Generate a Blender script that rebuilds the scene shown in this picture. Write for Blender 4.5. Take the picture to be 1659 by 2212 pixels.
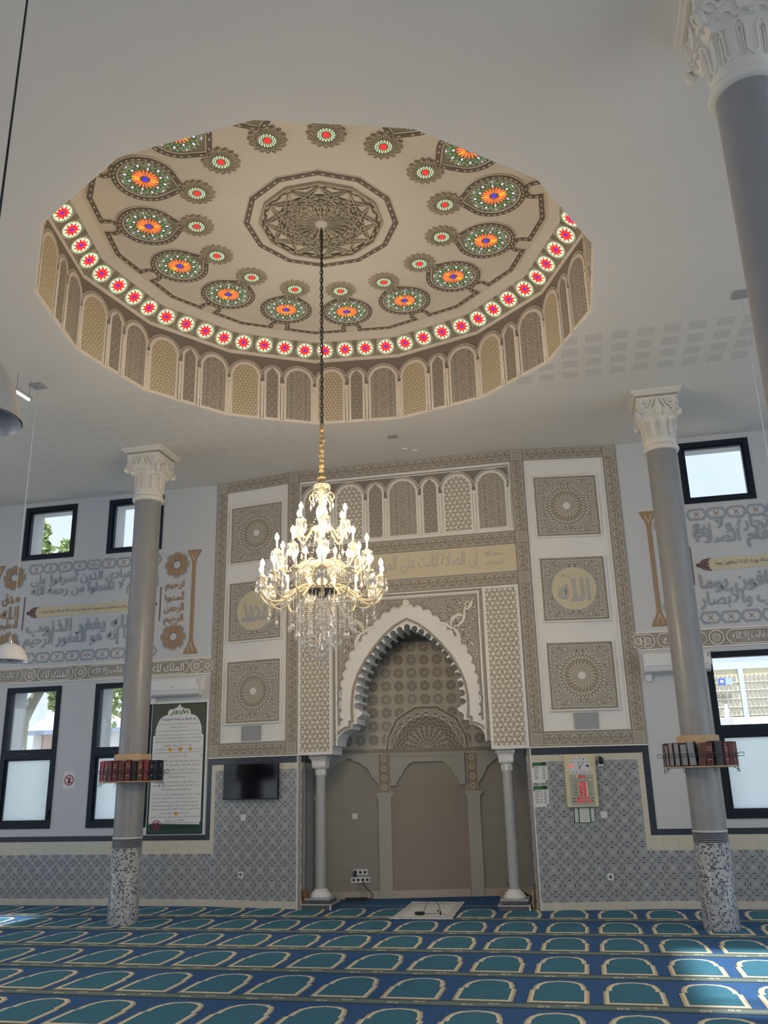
import bpy, math, random, unicodedata
from mathutils import Vector, Matrix
from mathutils.geometry import tessellate_polygon
random.seed(7)
PI=math.pi; sin=math.sin; cos=math.cos; R=math.radians
SC=bpy.context.scene; COL=SC.collection
for o in list(bpy.data.objects): bpy.data.objects.remove(o)

# ---------------- camera
f_px=1862.89; yaw,pit,rol=R(-12.29908),R(17.44900),R(-1.39787)
fw=Vector((sin(yaw),cos(yaw),0)); rt=Vector((cos(yaw),-sin(yaw),0)); up=Vector((0,0,1))
f2=fw*cos(pit)+up*sin(pit); u2=-fw*sin(pit)+up*cos(pit)
r3=rt*cos(rol)+u2*sin(rol); u3=-rt*sin(rol)+u2*cos(rol)
cam=bpy.data.objects.new('camera',bpy.data.cameras.new('camera')); COL.objects.link(cam)
cam.matrix_world=Matrix(((r3.x,u3.x,-f2.x,0),(r3.y,u3.y,-f2.y,0),(r3.z,u3.z,-f2.z,1.7),(0,0,0,1)))
cam.data.sensor_fit='HORIZONTAL'; cam.data.sensor_width=36; cam.data.lens=f_px/1659*36
cam.data.clip_start=.05; cam.data.clip_end=300
SC.camera=cam
# ---------------- world, sun, added fill lamps at the sides and behind the camera, exposure
W=bpy.data.worlds.new('sky'); SC.world=W; W.use_nodes=True
nt=W.node_tree; bg=nt.nodes['Background']
tc=nt.nodes.new('ShaderNodeTexCoord'); nz=nt.nodes.new('ShaderNodeTexNoise'); nz.inputs['Scale'].default_value=2.2; nz.inputs['Detail'].default_value=5
rp=nt.nodes.new('ShaderNodeValToRGB'); rp.color_ramp.elements[0].position=.35; rp.color_ramp.elements[0].color=(.62,.76,.95,1); rp.color_ramp.elements[1].position=.62; rp.color_ramp.elements[1].color=(.93,.96,1,1)
nt.links.new(tc.outputs['Generated'],nz.inputs['Vector']); nt.links.new(nz.outputs['Fac'],rp.inputs['Fac']); nt.links.new(rp.outputs['Color'],bg.inputs['Color'])
bg.inputs['Strength'].default_value=1.6
def light(name,kind,energy,col,loc,rot=(0,0,0),size=1,sy=None,**k):
    l=bpy.data.lights.new(name,kind); l.energy=energy; l.color=col
    if kind=='AREA':
        l.shape='RECTANGLE'; l.size=size; l.size_y=sy or size
    for a,b in k.items(): setattr(l,a,b)
    o=bpy.data.objects.new(name,l); COL.objects.link(o); o.location=loc; o.rotation_euler=rot
    return o
sd=Vector((-.95,3.2,-6.7)).normalized()
sun=light('sun','SUN',9.0,(1,.97,.92),(0,-20,40),angle=R(2.5)); sun.rotation_euler=sd.to_track_quat('-Z','Y').to_euler()
light('fill_left','AREA',75,(.86,.93,1),(-12.05,5.5,2.3),(0,R(-90),0),2.3,12)  # added area lamps in unseen side openings, boosting the room as daylight would
light('fill_left_upper','AREA',24,(.90,.95,1),(-12.05,5.5,6.08),(0,R(-90),0),.9,12)
light('fill_right','AREA',150,(.88,.93,1),(8.05,5.5,2.3),(0,R(90),0),2.3,12)
light('fill_right_upper','AREA',75,(.88,.93,1),(8.05,5.5,6.08),(0,R(90),0),.9,12)
light('fill_behind_camera','AREA',105,(1,.90,.78),(-2.5,-3.7,2.2),(R(90),0,0),9,3)  # added warm lamp behind the camera, lifting the interior
SC.view_settings.view_transform='Standard'; SC.view_settings.look='None'; SC.view_settings.gamma=1
SC.view_settings.use_curve_mapping=False; SC.view_settings.exposure=-0.28

# ---------------- shader expressions
NT=None
def _in(n,i,v):
    if isinstance(v,E): NT.links.new(v.s,n.inputs[i])
    else: n.inputs[i].default_value=v
def mth(op,*a,clamp=False):
    n=NT.nodes.new('ShaderNodeMath'); n.operation=op; n.use_clamp=clamp
    for i,v in enumerate(a): _in(n,i,v)
    return E(n.outputs[0])
class E:
    def __init__(s,k): s.s=k
    def __add__(s,o): return mth('ADD',s,o)
    __radd__=__add__
    def __sub__(s,o): return mth('SUBTRACT',s,o)
    def __rsub__(s,o): return mth('SUBTRACT',o,s)
    def __mul__(s,o): return mth('MULTIPLY',s,o)
    __rmul__=__mul__
    def __truediv__(s,o): return mth('DIVIDE',s,o)
    def __rtruediv__(s,o): return mth('DIVIDE',o,s)
    def __neg__(s): return mth('MULTIPLY',s,-1.)
def ab(a): return mth('ABSOLUTE',a)
def fr(a): return mth('FRACT',a)
def fl(a): return mth('FLOOR',a)
def mn(a,b): return mth('MINIMUM',a,b)
def mx(a,b): return mth('MAXIMUM',a,b)
def sn(a): return mth('SINE',a)
def cs(a): return mth('COSINE',a)
def at2(a,b): return mth('ARCTAN2',a,b)
def sq(a): return mth('SQRT',a)
def ln(x,z): return sq(x*x+z*z)
def lt(a,b,s=.003): return mth('DIVIDE',(b-a) if isinstance(b,E) else mth('SUBTRACT',b,a),s,clamp=True)   # 1 where a<b
def gt(a,b,s=.003): return mth('DIVIDE',a-b,s,clamp=True)
def within(a,lo,hi,s=.003): return gt(a,lo,s)*lt(a,hi,s)
def rep(a,p): return fr(a/p+.5)*p-p/2       # centred repeat
def vec(x,y,z=0.):
    n=NT.nodes.new('ShaderNodeCombineXYZ'); _in(n,0,x);_in(n,1,y);_in(n,2,z); return E(n.outputs[0])
def noise(v,sc=5,det=3):
    n=NT.nodes.new('ShaderNodeTexNoise'); NT.links.new(v.s,n.inputs['Vector']); n.inputs['Scale'].default_value=sc; n.inputs['Detail'].default_value=det; return E(n.outputs['Fac'])
def vor(v,sc=5,feat='F1',rnd=1.):
    n=NT.nodes.new('ShaderNodeTexVoronoi'); n.feature=feat; NT.links.new(v.s,n.inputs['Vector']); n.inputs['Scale'].default_value=sc; n.inputs['Randomness'].default_value=rnd; return E(n.outputs['Distance'])
def wn(v):
    n=NT.nodes.new('ShaderNodeTexWhiteNoise'); n.noise_dimensions='3D'; NT.links.new(v.s,n.inputs['Vector']); return E(n.outputs['Value'])
def mixc(f,a,b):
    n=NT.nodes.new('ShaderNodeMix'); n.data_type='RGBA'
    _in(n,0,f)
    for i,c in ((6,a),(7,b)):
        if isinstance(c,E): NT.links.new(c.s,n.inputs[i])
        else: n.inputs[i].default_value=(*c,1)
    return E(n.outputs[2])
def coords():
    t=NT.nodes.new('ShaderNodeTexCoord'); s=NT.nodes.new('ShaderNodeSeparateXYZ'); NT.links.new(t.outputs['Object'],s.inputs[0])
    return E(t.outputs['Object']),E(s.outputs[0]),E(s.outputs[1]),E(s.outputs[2])
MATS={}
def M(name,col=(.8,.8,.8),rough=.6,metal=0.,fn=None,bump=0.,dist=.01,emit=None,es=1.,trans=0.,alpha=1.,ior=1.45,var=0.,vs=3.,coat=0.,spec=.5):
    global NT
    m=bpy.data.materials.new(name); m.use_nodes=True; NT=m.node_tree; b=NT.nodes['Principled BSDF']
    b.inputs['Base Color'].default_value=(*col,1); b.inputs['Roughness'].default_value=rough; b.inputs['Metallic'].default_value=metal
    b.inputs['IOR'].default_value=ior; b.inputs['Transmission Weight'].default_value=trans; b.inputs['Coat Weight'].default_value=coat
    b.inputs['Specular IOR Level'].default_value=spec
    if emit: b.inputs['Emission Color'].default_value=(*emit,1); b.inputs['Emission Strength'].default_value=es
    if fn or var:
        o,x,y,z=coords(); h=None; c=None
        if fn:
            r=fn(o,x,y,z); c,h=r if isinstance(r,tuple) else (r,None)
        if var:
            nn=noise(o,vs,4); base=c if c is not None else tuple(col)
            if isinstance(base,tuple): c=mixc(nn,tuple(k*(1-var) for k in base),tuple(min(1,k*(1+var)) for k in base))
            else:
                g=mixc(nn,(1-var,)*3,(1,)*3); n=NT.nodes.new('ShaderNodeMix'); n.data_type='RGBA'; n.blend_type='MULTIPLY'; n.inputs[0].default_value=1
                NT.links.new(base.s,n.inputs[6]); NT.links.new(g.s,n.inputs[7]); c=E(n.outputs[2])
            if h is None and bump: h=nn
        NT.links.new(c.s,b.inputs['Base Color'])
        if bump and h is not None:
            bp=NT.nodes.new('ShaderNodeBump'); bp.inputs['Strength'].default_value=bump; bp.inputs['Distance'].default_value=dist
            NT.links.new(h.s,bp.inputs['Height']); NT.links.new(bp.outputs[0],b.inputs['Normal'])
    MATS[name]=m; return m

# ---------------- mesh builder
class MB:
    def __init__(s): s.v=[];s.f=[];s.m=[];s.sm=[]
    def add(s,vs,fs,mi=0,smooth=False,T=None):
        n=len(s.v); s.v+= [tuple(T@Vector(p)) for p in vs] if T is not None else [tuple(p) for p in vs]
        for f in fs: s.f.append(tuple(n+i for i in f)); s.m.append(mi); s.sm.append(smooth)
    def box(s,x0,y0,z0,x1,y1,z1,mi=0,T=None):
        s.add([(x0,y0,z0),(x1,y0,z0),(x1,y1,z0),(x0,y1,z0),(x0,y0,z1),(x1,y0,z1),(x1,y1,z1),(x0,y1,z1)],
              [(0,3,2,1),(4,5,6,7),(0,1,5,4),(1,2,6,5),(2,3,7,6),(3,0,4,7)],mi,False,T)
    def poly(s,pts,y0,y1=None,holes=(),mi=0,ms=None,T=None,axis='y'):
        # polygon in (x,z), front face at y0 (towards the viewer), sides back to y1
        P=(lambda a,b,d:(a,d,b)) if axis=='y' else (lambda a,b,d:(a,b,d))
        loops=[list(pts)]+[list(h) for h in holes]
        tri=tessellate_polygon([[Vector((a,b,0)) for a,b in l] for l in loops]); allp=[p for l in loops for p in l]
        s.add([P(a,b,y0) for a,b in allp],[tuple(t) for t in tri],mi,False,T)
        if y1 is not None:
            s.add([P(a,b,y1) for a,b in allp],[tuple(t) for t in tri],mi,False,T)
            for l in loops:
                n=len(l); s.add([P(a,b,y0) for a,b in l]+[P(a,b,y1) for a,b in l],[(i,(i+1)%n,n+(i+1)%n,n+i) for i in range(n)],mi if ms is None else ms,False,T)
    def strip(s,pts,w,y0,y1=0.,closed=False,mi=0,T=None,prof=None,axis='y'):
        P=(lambda a,b,d:(a,d,b)) if axis=='y' else (lambda a,b,d:(a,b,d))
        n=len(pts); L=[];Rr=[]
        for i,(x,z) in enumerate(pts):
            a=pts[(i-1)%n] if (closed or i>0) else None; b=pts[(i+1)%n] if (closed or i<n-1) else None
            d1=Vector((x-a[0],z-a[1])).normalized() if a else None; d2=Vector((b[0]-x,b[1]-z)).normalized() if b else None
            if d1 is None: d1=d2
            if d2 is None: d2=d1
            t=(d1+d2); t=t.normalized() if t.length>1e-6 else d1
            nr=Vector((-t.y,t.x)); k=max(.35,nr.dot(Vector((-d1.y,d1.x)))); h=w/2/k
            L.append((x+nr.x*h,z+nr.y*h)); Rr.append((x-nr.x*h,z-nr.y*h))
        vs=[P(a,b,y0) for a,b in L]+[P(a,b,y0) for a,b in Rr]+[P(a,b,y1) for a,b in L]+[P(a,b,y1) for a,b in Rr]
        fs=[]
        for i in range(n if closed else n-1):
            j=(i+1)%n; fs+=[(i,j,n+j,n+i),(i,2*n+i,2*n+j,j),(n+i,n+j,3*n+j,3*n+i)]
        if not closed: fs+=[(0,n,3*n,2*n),(n-1,3*n-1,4*n-1,2*n-1)]
        s.add(vs,fs,mi,False,T)
    def tube(s,pts,r,seg=6,mi=0,T=None,closed=False,caps=True):
        pts=[Vector(p) for p in pts]; n=len(pts); rr=r if isinstance(r,(list,tuple)) else [r]*n
        vs=[];prev=None
        for i,p in enumerate(pts):
            a=pts[i-1] if i>0 else (pts[-1] if closed else None); b=pts[i+1] if i<n-1 else (pts[0] if closed else None)
            t=((b or p)-(a or p)).normalized()
            if prev is None:
                q=Vector((0,0,1)) if abs(t.z)<.9 else Vector((1,0,0)); nrm=t.cross(q).normalized()
            else:
                nrm=(prev-t*prev.dot(t)).normalized()
            prev=nrm; bn=t.cross(nrm)
            for k in range(seg): a2=2*PI*k/seg; vs.append(p+(nrm*cos(a2)+bn*sin(a2))*rr[i])
        fs=[]
        for i in range(n if closed else n-1):
            j=(i+1)%n
            for k in range(seg): l=(k+1)%seg; fs.append((i*seg+k,i*seg+l,j*seg+l,j*seg+k))
        if caps and not closed: fs+=[tuple(range(seg))[::-1],tuple((n-1)*seg+k for k in range(seg))]
        s.add(vs,fs,mi,True,T)
    def lathe(s,prof,seg=24,mi=0,T=None,smooth=True,flute=None):
        vs=[]
        for r,z in prof:
            for k in range(seg):
                a=2*PI*k/seg; q=r if flute is None else r*(1+flute(a,z)); vs.append((q*cos(a),q*sin(a),z))
        fs=[(i*seg+k,i*seg+(k+1)%seg,(i+1)*seg+(k+1)%seg,(i+1)*seg+k) for i in range(len(prof)-1) for k in range(seg)]
        s.add(vs,fs,mi,smooth,T)
    def bead(s,c,r,h=None,mi=0,T=None,seg=5):
        h=h or r; x,y,z=c
        vs=[(x,y,z+h)]+[(x+r*cos(2*PI*k/seg),y+r*sin(2*PI*k/seg),z) for k in range(seg)]+[(x,y,z-h)]
        s.add(vs,[(0,1+k,1+(k+1)%seg) for k in range(seg)]+[(seg+1,1+(k+1)%seg,1+k) for k in range(seg)],mi,False,T)
    def build(s,name,mats,parent=None,loc=None,rot=None):
        me=bpy.data.meshes.new(name); me.from_pydata(s.v,[],s.f)
        if not isinstance(mats,(list,tuple)): mats=[mats]
        for m in mats: me.materials.append(m)
        me.polygons.foreach_set('material_index',s.m); me.polygons.foreach_set('use_smooth',s.sm); me.update()
        o=bpy.data.objects.new(name,me); COL.objects.link(o)
        if parent is not None: o.parent=parent
        if loc: o.location=loc
        if rot: o.rotation_euler=rot
        return o
def tag(o,label,cat,group=None,kind=None):
    if label: o['label']=label
    if cat: o['category']=cat
    if group: o['group']=group
    if kind: o['kind']=kind
    return o
def thing(name,label,cat,loc=(0,0,0),rz=0.,group=None):
    o=bpy.data.objects.new(name,None); COL.objects.link(o); o.location=loc; o.rotation_euler=(0,0,rz); o.empty_display_size=.1
    return tag(o,label,cat,group)
def struct(o,label=None,cat=None): o['kind']='structure'; return tag(o,label,cat)
def kids(o): return [c for c in bpy.data.objects if c.parent==o]
def dup(o,parent=None,loc=None,rot=None,label=None):
    c=o.copy(); COL.objects.link(c); c.parent=parent
    if loc is not None: c.location=loc
    if rot is not None: c.rotation_euler=rot
    if label: c['label']=label
    for k in kids(o): dup(k,c)
    return c
def arcp(cx,cz,r,a0,a1,n=12): return [(cx+r*cos(R(a0+(a1-a0)*i/n)),cz+r*sin(R(a0+(a1-a0)*i/n))) for i in range(n+1)]
def rect(x0,z0,x1,z1): return [(x0,z0),(x1,z0),(x1,z1),(x0,z1)]

# ---------------- Arabic text
FM={}
for c in range(0xFE80,0xFEFD):
    d=unicodedata.decomposition(chr(c)).split()
    if len(d)>1: FM.setdefault(''.join(chr(int(k,16)) for k in d[1:]),{})[d[0]]=chr(c)
def shape(t):
    if not any('\u0600'<=c<='\u06ff' for c in t): return t
    u=[];i=0
    while i<len(t):
        if t[i:i+2] in FM: u.append(t[i:i+2]); i+=2
        else: u.append(t[i]); i+=1
    out=[]
    for i,c in enumerate(u):
        f=FM.get(c)
        if not f: out.append(c); continue
        p=i>0 and '<initial>' in FM.get(u[i-1],{}) and '<final>' in f
        n=i+1<len(u) and '<final>' in FM.get(u[i+1],{}) and '<initial>' in f
        out.append(f.get('<medial>' if p and n else '<final>' if p else '<initial>' if n else '<isolated>',f['<isolated>']))
    return ''.join(out[::-1])
def text(s,mat,parent,cx,cz,w,h,y=-.01,ex=.003,name='lettering',off=.02,depth=None,lines=False):
    """text fitted in a w x h box centred on (cx,cz) of a wall-local frame"""
    cu=bpy.data.curves.new('t','FONT'); cu.body=shape(s); cu.size=1; cu.offset=0; cu.resolution_u=2; cu.extrude=0
    o=bpy.data.objects.new('t',cu); COL.objects.link(o); bpy.context.view_layer.update()
    me=bpy.data.meshes.new_from_object(o.evaluated_get(bpy.context.evaluated_depsgraph_get()))
    bpy.data.objects.remove(o); bpy.data.curves.remove(cu)
    xs=[v.co.x for v in me.vertices]; ys=[v.co.y for v in me.vertices]
    if not xs: return None
    x0,x1,y0,y1=min(xs),max(xs),min(ys),max(ys); sx=w/(x1-x0); sy=h/(y1-y0)
    par=list(range(len(me.vertices)))
    def fd(i):
        while par[i]!=i: par[i]=par[par[i]]; i=par[i]
        return i
    for p in me.polygons:
        q=list(p.vertices)
        for k in q[1:]: par[fd(k)]=fd(q[0])
    rk={r:i for i,r in enumerate(sorted({fd(i) for i in range(len(par))}))}
    b=MB(); e=off*.55*min(abs(sx),abs(sy)*1.2); R_=[rk[fd(i)]%7 for i in range(len(par))]
    for q,(ex_,ez_) in enumerate(((0,0),(e,e*.6),(-e,-e*.6),(e*.6,-e),(-e*.6,e)) if off>.015 else ((0,0),)):
        b.add([(cx+(v.co.x-(x0+x1)/2)*sx+ex_,y-(.0010*R_[i]+.00018*q)*min(1,h/.15),cz+(v.co.y-(y0+y1)/2)*sy+ez_) for i,v in enumerate(me.vertices)],[tuple(p.vertices) for p in me.polygons])
    bpy.data.meshes.remove(me)
    if parent is None: return b
    return b.build(name,mat,parent)
# ---------------- materials
def rope(u,v,p=.03): return gt(sn((u+v*.8)*(2*PI/p)),.1,.6)
def curls(o,x,z,sc,k=15.,mirror=None):
    if mirror: x=ab(rep(x,mirror)); 
    d=vor(vec(x,0.,z),sc); n=noise(vec(x,0.,z),sc*1.3,2)
    return gt(sn((d+n*.5)*k),.05,.5)
LT=(.66,.63,.56); DK=(.25,.215,.165)
def hexstar(x,z,a=.118,b=.137):
    # stars on a centred rectangular lattice; returns light mask
    x1=rep(x,2*a);z1=rep(z,b);x2=rep(x-a,2*a);z2=rep(z-b/2,b)
    r1=ln(x1,z1);r2=ln(x2,z2); k=gt(r1,r2,.0005)
    px=x1*(1-k)+x2*k; pz=z1*(1-k)+z2*k; r=mn(r1,r2)/b*.137; t=at2(pz,px)
    dot=lt(r,.018); pet=within(r,.024,.053)*gt(cs(t*10.),-.6,.5); gap=within(r,.057,.071)*gt(cs(t*6.+PI),-.5,.4)
    return 1-mn(pet+gap,1.)
def f_hex(o,x,y,z):
    m=hexstar(x,z); return mixc(m,(.27,.225,.165),(.72,.67,.575)),m
def f_hexy(o,x,y,z):
    m=hexstar(x,z,.075,.087); return mixc(m,(.33,.265,.165),(.72,.62,.44)),m
def f_flor(o,x,y,z):
    row=fl(z/.20); X=ab(rep(x+.0,.21)); Z=ab(rep(z+.0,.20))
    d=vor(vec(X,0.,Z),15.); d2=vor(vec(X,0.,Z),34.)
    m=gt(sn((d+d2*.22)*38.),.0,.5)
    return mixc(m,(.20,.17,.12),(.66,.62,.54)),m
def f_tulip(o,x,y,z):
    row=fl(z/.062); X=rep(x+.045*fr(row/2.)*2.,.09); Z=fr(z/.062)*.062
    r=ln(X,Z-.012); m=mx(within(r,.026,.034),within(r,.010,.015)); m=mx(m,lt(ab(Z-.055),.004)); m=mx(m,lt(ln(X,Z-.03),.006))
    return mixc(m,(.27,.23,.18),(.62,.58,.50)),m
def f_weave(o,x,y,z):
    m=gt(sn(x*210.+z*120.)*sn(z*240.-x*60.),.25,.5); return mixc(m,(.19,.165,.13),(.46,.42,.35)),m
def f_rope(o,x,y,z):
    m=gt(sn((x+z)*2*PI/.035)*1.,.2,.6); return mixc(m,(.22,.185,.145),(.56,.52,.45)),m
def f_zig(o,x,y,z):
    # u=x along, v=z across, width .21
    v=z; e=mn(v,.21-v); p=.145
    t=ab(fr(x/p)-.5)*2.; tri=t*.115+.0475+sn(t*2*PI)*-.012
    zl=lt(ab(v-tri),.0055); X=ab(rep(x,p)); leaf=curls(o,X,v,26.,20.)
    ins=mixc(leaf,(.22,.185,.14),(.50,.45,.375)); ins=mixc(zl,ins,(.80,.77,.69))
    rp=gt(sn((x+v)*2*PI/.03),.1,.6); edge=mixc(rp,(.22,.19,.15),(.52,.48,.41))
    c=mixc(gt(e,.024),edge,ins); c=mixc(within(e,.026,.035),c,(.68,.65,.58))
    return c,mx(zl,leaf*.5)
def f_knot(o,x,y,z):
    # small square block .21 wide, local centre 0
    e=.105-mx(ab(x),ab(z)); r=ln(x,z); a=at2(z,x); m=gt(sn((r+cs(a*8.)*.006)*300.),.1,.5)
    c=mixc(m,(.27,.23,.18),(.60,.56,.48)); c=mixc(gt(e,.024),mixc(rope(x,z),(.22,.19,.15),(.5,.46,.4)),c); return mixc(within(e,.026,.034),c,(.68,.65,.58)),m
def f_plaque(kind):
    def f(o,x,y,z):
        X=ab(x);Z=ab(z); e=.5-mx(X,Z); r=ln(x,z); a=at2(z,x)
        d=vor(vec(X,0.,Z),11.); d2=vor(vec(X,0.,Z),26.)
        cur=gt(sn((d+d2*.25)*44.),.0,.5)
        c=mixc(cur,(.22,.19,.15),(.74,.71,.63)); h=cur
        c=mixc(within(e,.0,.045),c,mixc(rope(x+z*0.,z,.04),(.24,.2,.16),(.55,.52,.45))); c=mixc(within(e,.048,.056),c,(.70,.67,.61)); c=mixc(lt(e,.012),c,(.66,.63,.57))
        if kind:
            c=mixc(lt(r+cs(a*30.)*.006,.335),c,(.70,.68,.62)); c=mixc(lt(r+cs(a*30.)*.006,.322),c,(.66,.56,.36)); h=h*gt(r,.33)
        else:
            ring=within(r,.262,.332); k=gt(sn(a*36.)*sn((r-.26)*90.),.0,.5)
            c=mixc(ring,c,mixc(k,(.30,.26,.2),(.66,.63,.56))); c=mixc(within(ab(r-.297)+cs(a*24.)*.004,.033,.041),c,(.72,.70,.64))
            pet=gt(cs(a*24.+r*40.)+.3-gt(r,.16,.05),0.,.5); c=mixc(lt(r,.255),c,mixc(pet,(.33,.285,.21),(.62,.575,.48)))
            ra=gt(cs(a*32.),.1,.5); c=mixc(within(r,.06,.13),c,mixc(ra,(.33,.29,.23),(.64,.61,.54))); c=mixc(lt(r,.058),c,(.76,.75,.72))
            h=mx(h,lt(r,.06))
        return c,h
    return f
def tilepat(x,z):
    T=.2055; X=rep(x,T); Z=rep(z,T); r=ln(X,Z); a=at2(Z,X)
    c1=within(r,.082,.088,.002)+within(r,.094,.099,.002)
    q=within(ln(ab(X)-.034,ab(Z)-.034),.022,.028,.002)+lt(ln(ab(X)-.034,ab(Z)-.034),.010,.002)*.7
    ray=lt(mn(ab(X-Z),ab(X+Z)),.005,.002)*lt(r,.03)+lt(mn(ab(X),ab(Z)),.0022,.002)*lt(r,.03)
    corner=lt(ln(ab(X)-.103,ab(Z)-.103),.03,.002)*.55+within(ln(ab(X)-.103,ab(Z)-.103),.034,.038,.002)
    lens=within(r,.066,.080)*gt(mx(ab(cs(a)),ab(sn(a))),.955,.01)
    grout=lt(mn(T/2-ab(X),T/2-ab(Z)),.0016,.001)
    return mn(c1+q+ray+corner,1.),lens,grout,r
def f_tile(o,x,y,z):
    m,lens,g,r=tilepat(x,z-.10)
    b=mixc(lt(r,.08),(.21,.22,.235),(.27,.28,.29)); c=mixc(m,b,(.62,.64,.64)); c=mixc(lens,c,(.05,.06,.10)); return mixc(g,c,(.13,.13,.14))
def grid(u,w,g=.0022): return lt(ab(rep(u,w)),g,.0015)
def f_plain(c0,w):
    def f(o,x,y,z): return mixc(grid(x+.1,w),c0,tuple(k*.45 for k in c0))
    return f
def f_plainv(c0,w):
    def f(o,x,y,z): return mixc(grid(z-.10,w),c0,tuple(k*.45 for k in c0))
    return f
def f_mosaic(o,x,y,z):
    a=at2(y,x)*.195; s=.0235; X=a/s;Z=z/s; n=wn(vec(fl(X),fl(Z))); ring=lt(Z,40.3,.1)
    dark=mn(gt(n,.80,.02)+(1-ring),1.); mid=within(n,.5,.80,.02)
    c=mixc(mid,(.38,.40,.43),(.19,.21,.24)); c=mixc(dark,c,(.03,.04,.07))
    g=mx(gt(ab(fr(X)-.5),.42,.05),gt(ab(fr(Z)-.5),.42,.05)); return mixc(g,c,(.50,.52,.53))
def f_niche(o,x,y,z):
    # 12-fold stars and octagon flowers on the back of the niche
    T=.43; X=rep(x-.71,T);Z=rep(z-.0,.86/2); r=ln(X,Z);a=at2(Z,X)
    X2=rep(x-.71-T/2,T);Z2=rep(z-T/2,T); r2=ln(X2,Z2); a2=at2(Z2,X2)
    s1=within(r,.02,.095)*gt(cs(a*12.),-.2,.5)*gt(sn(r*130.),-.3,.5); 
    s2=within(r2,.015,.085)*gt(cs(a2*10.)*cs(r2*60.),-.2,.5)
    X3=rep(x-.71-T/2,T);Z3=rep(z,T);r3_=ln(X3,Z3);s3=within(r3_,.02,.088)*gt(sn(r3_*150.)*cs(at2(Z3,X3)*8.),-.1,.5)
    X4=rep(x-.71,T);Z4=rep(z-T/2,T);r4=ln(X4,Z4);s4=within(r4,.02,.088)*gt(sn(r4*150.)*cs(at2(Z4,X4)*8.),-.1,.5)
    m=mn(s1+s2+s3+s4,1.); lat=gt(mx(mx(lt(r,.1),lt(r2,.09)),mx(lt(r3_,.095),lt(r4,.095))),.5,.1)
    n=noise(o,1.5,2)
    di=lt(mn(ab(fr((x-z)/.304)-.5),ab(fr((x+z)/.304)-.5)),.035,.01); c=mixc(lat,(.50,.48,.42),(.43,.41,.36)); c=mixc(di*(1-lat),c,(.56,.54,.48)); c=mixc(m,c,mixc(gt(n,.55,.1),(.15,.135,.11),(.20,.12,.085))); return c,m
def f_ceil(o,x,y,z):
    base=mixc(noise(o,.8,3),(.66,.64,.605),(.71,.69,.655))
    px=rep(x-.83+.0,.297); py=rep(y-9.53,.31)
    box=lt(ab(px),.098)*lt(ab(py),.10); st=lt(ab(rep(x,.022)),.006)*lt(ab(rep(y,.016)),.0055)
    reg=within(x,-.65,3.2)*within(y,9.4,10.62)
    reg2=within(x,-8.2,-3.9)*within(y,9.4,11.9)*.35
    return mixc(mn(box*st*(reg+reg2),1.),base,(.24,.24,.24))
def f_carpet(c):
    def f(o,x,y,z):
        n=noise(o,90.,2); m=noise(o,4.,3); k=mixc(n*.6+m*.4,tuple(q*.72 for q in c),tuple(min(1,q*1.25) for q in c)); return k,n
    return f
white=M('white_paint',(.575,.59,.605),.75,var=.03,vs=.7)
ceilm=M('ceiling_plasterboard',rough=.85,fn=f_ceil)
plaster=M('carved_plaster',(.77,.735,.665),.7,var=.05,vs=8)
bayw=M('bay_plaster',(.76,.75,.725),.75,var=.03,vs=2)
domep=M('dome_plaster',(.80,.735,.63),.8,var=.03,vs=2)
hexm=M('star_lattice_relief',rough=.7,fn=f_hex,bump=.6,dist=.008)
hexy=M('ochre_star_lattice_relief',rough=.7,fn=f_hexy,bump=.6,dist=.006)
flor=M('palmette_relief',rough=.7,fn=f_flor,bump=.6,dist=.008)
tulip=M('tulip_relief',rough=.7,fn=f_tulip,bump=.6,dist=.008)
weave=M('knit_relief',rough=.7,fn=f_weave,bump=.5,dist=.006)
ropem=M('rope_relief',rough=.7,fn=f_rope,bump=.5,dist=.005)
zig=M('zigzag_leaf_relief',rough=.7,fn=f_zig,bump=.6,dist=.006)
knot=M('knot_relief',rough=.7,fn=f_knot,bump=.5,dist=.006)
plq=M('rosette_plaque_relief',rough=.7,fn=f_plaque(0),bump=.7,dist=.01)
plq2=M('disc_plaque_relief',rough=.7,fn=f_plaque(1),bump=.7,dist=.01)
def f_arab(o,x,y,z):
    m=curls(o,ab(x),z,13.,30.); return mixc(m,(.22,.19,.145),(.68,.65,.58)),m
arab=M('arabesque_relief',rough=.7,fn=f_arab,bump=.7,dist=.012)
def f_fan(o,x,y,z):
    r=ln(x,z);a=at2(z,x); k=gt(cs(a*22.),.15,.5); l=gt(sn(r*90.+cs(a*22.)*2.),.1,.5)
    m=mixc(k*lt(r,.36)*gt(r,.07),mixc(l,(.25,.23,.19),(.42,.40,.35)),(.52,.50,.45)); return m,k
fanm=M('lunette_relief',rough=.75,fn=f_fan,bump=.6,dist=.01)
def f_star12(o,x,y,z):
    r=ln(x,y);a=at2(y,x); k=gt(cs(a*22.)+sn(r*70.)*.6,.1,.5); k2=gt(sn(r*120.)*cs(a*22.),.1,.5)
    c=mixc(mixc(lt(r,.3),k2,k) if False else (k*lt(r,.3)+k2*gt(r,.3)),(.15,.125,.085),(.66,.58,.45)); return mixc(lt(r,.05),c,(.55,.5,.4)),k
star12=M('dome_star_relief',rough=.7,fn=f_star12,bump=.6,dist=.01)
tile=M('patterned_wall_tile',rough=.3,fn=f_tile)
cream=M('cream_tile',rough=.35,fn=f_plain((.60,.57,.47),.2055)); creamv=M('cream_tile_column',rough=.35,fn=f_plainv((.60,.57,.47),.2055))
darkt=M('dark_blue_tile',rough=.3,fn=f_plain((.035,.042,.06),.2055)); darkv=M('dark_blue_tile_column',rough=.3,fn=f_plainv((.035,.042,.06),.2055))
mosaic=M('mosaic_tile',rough=.3,fn=f_mosaic)
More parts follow.
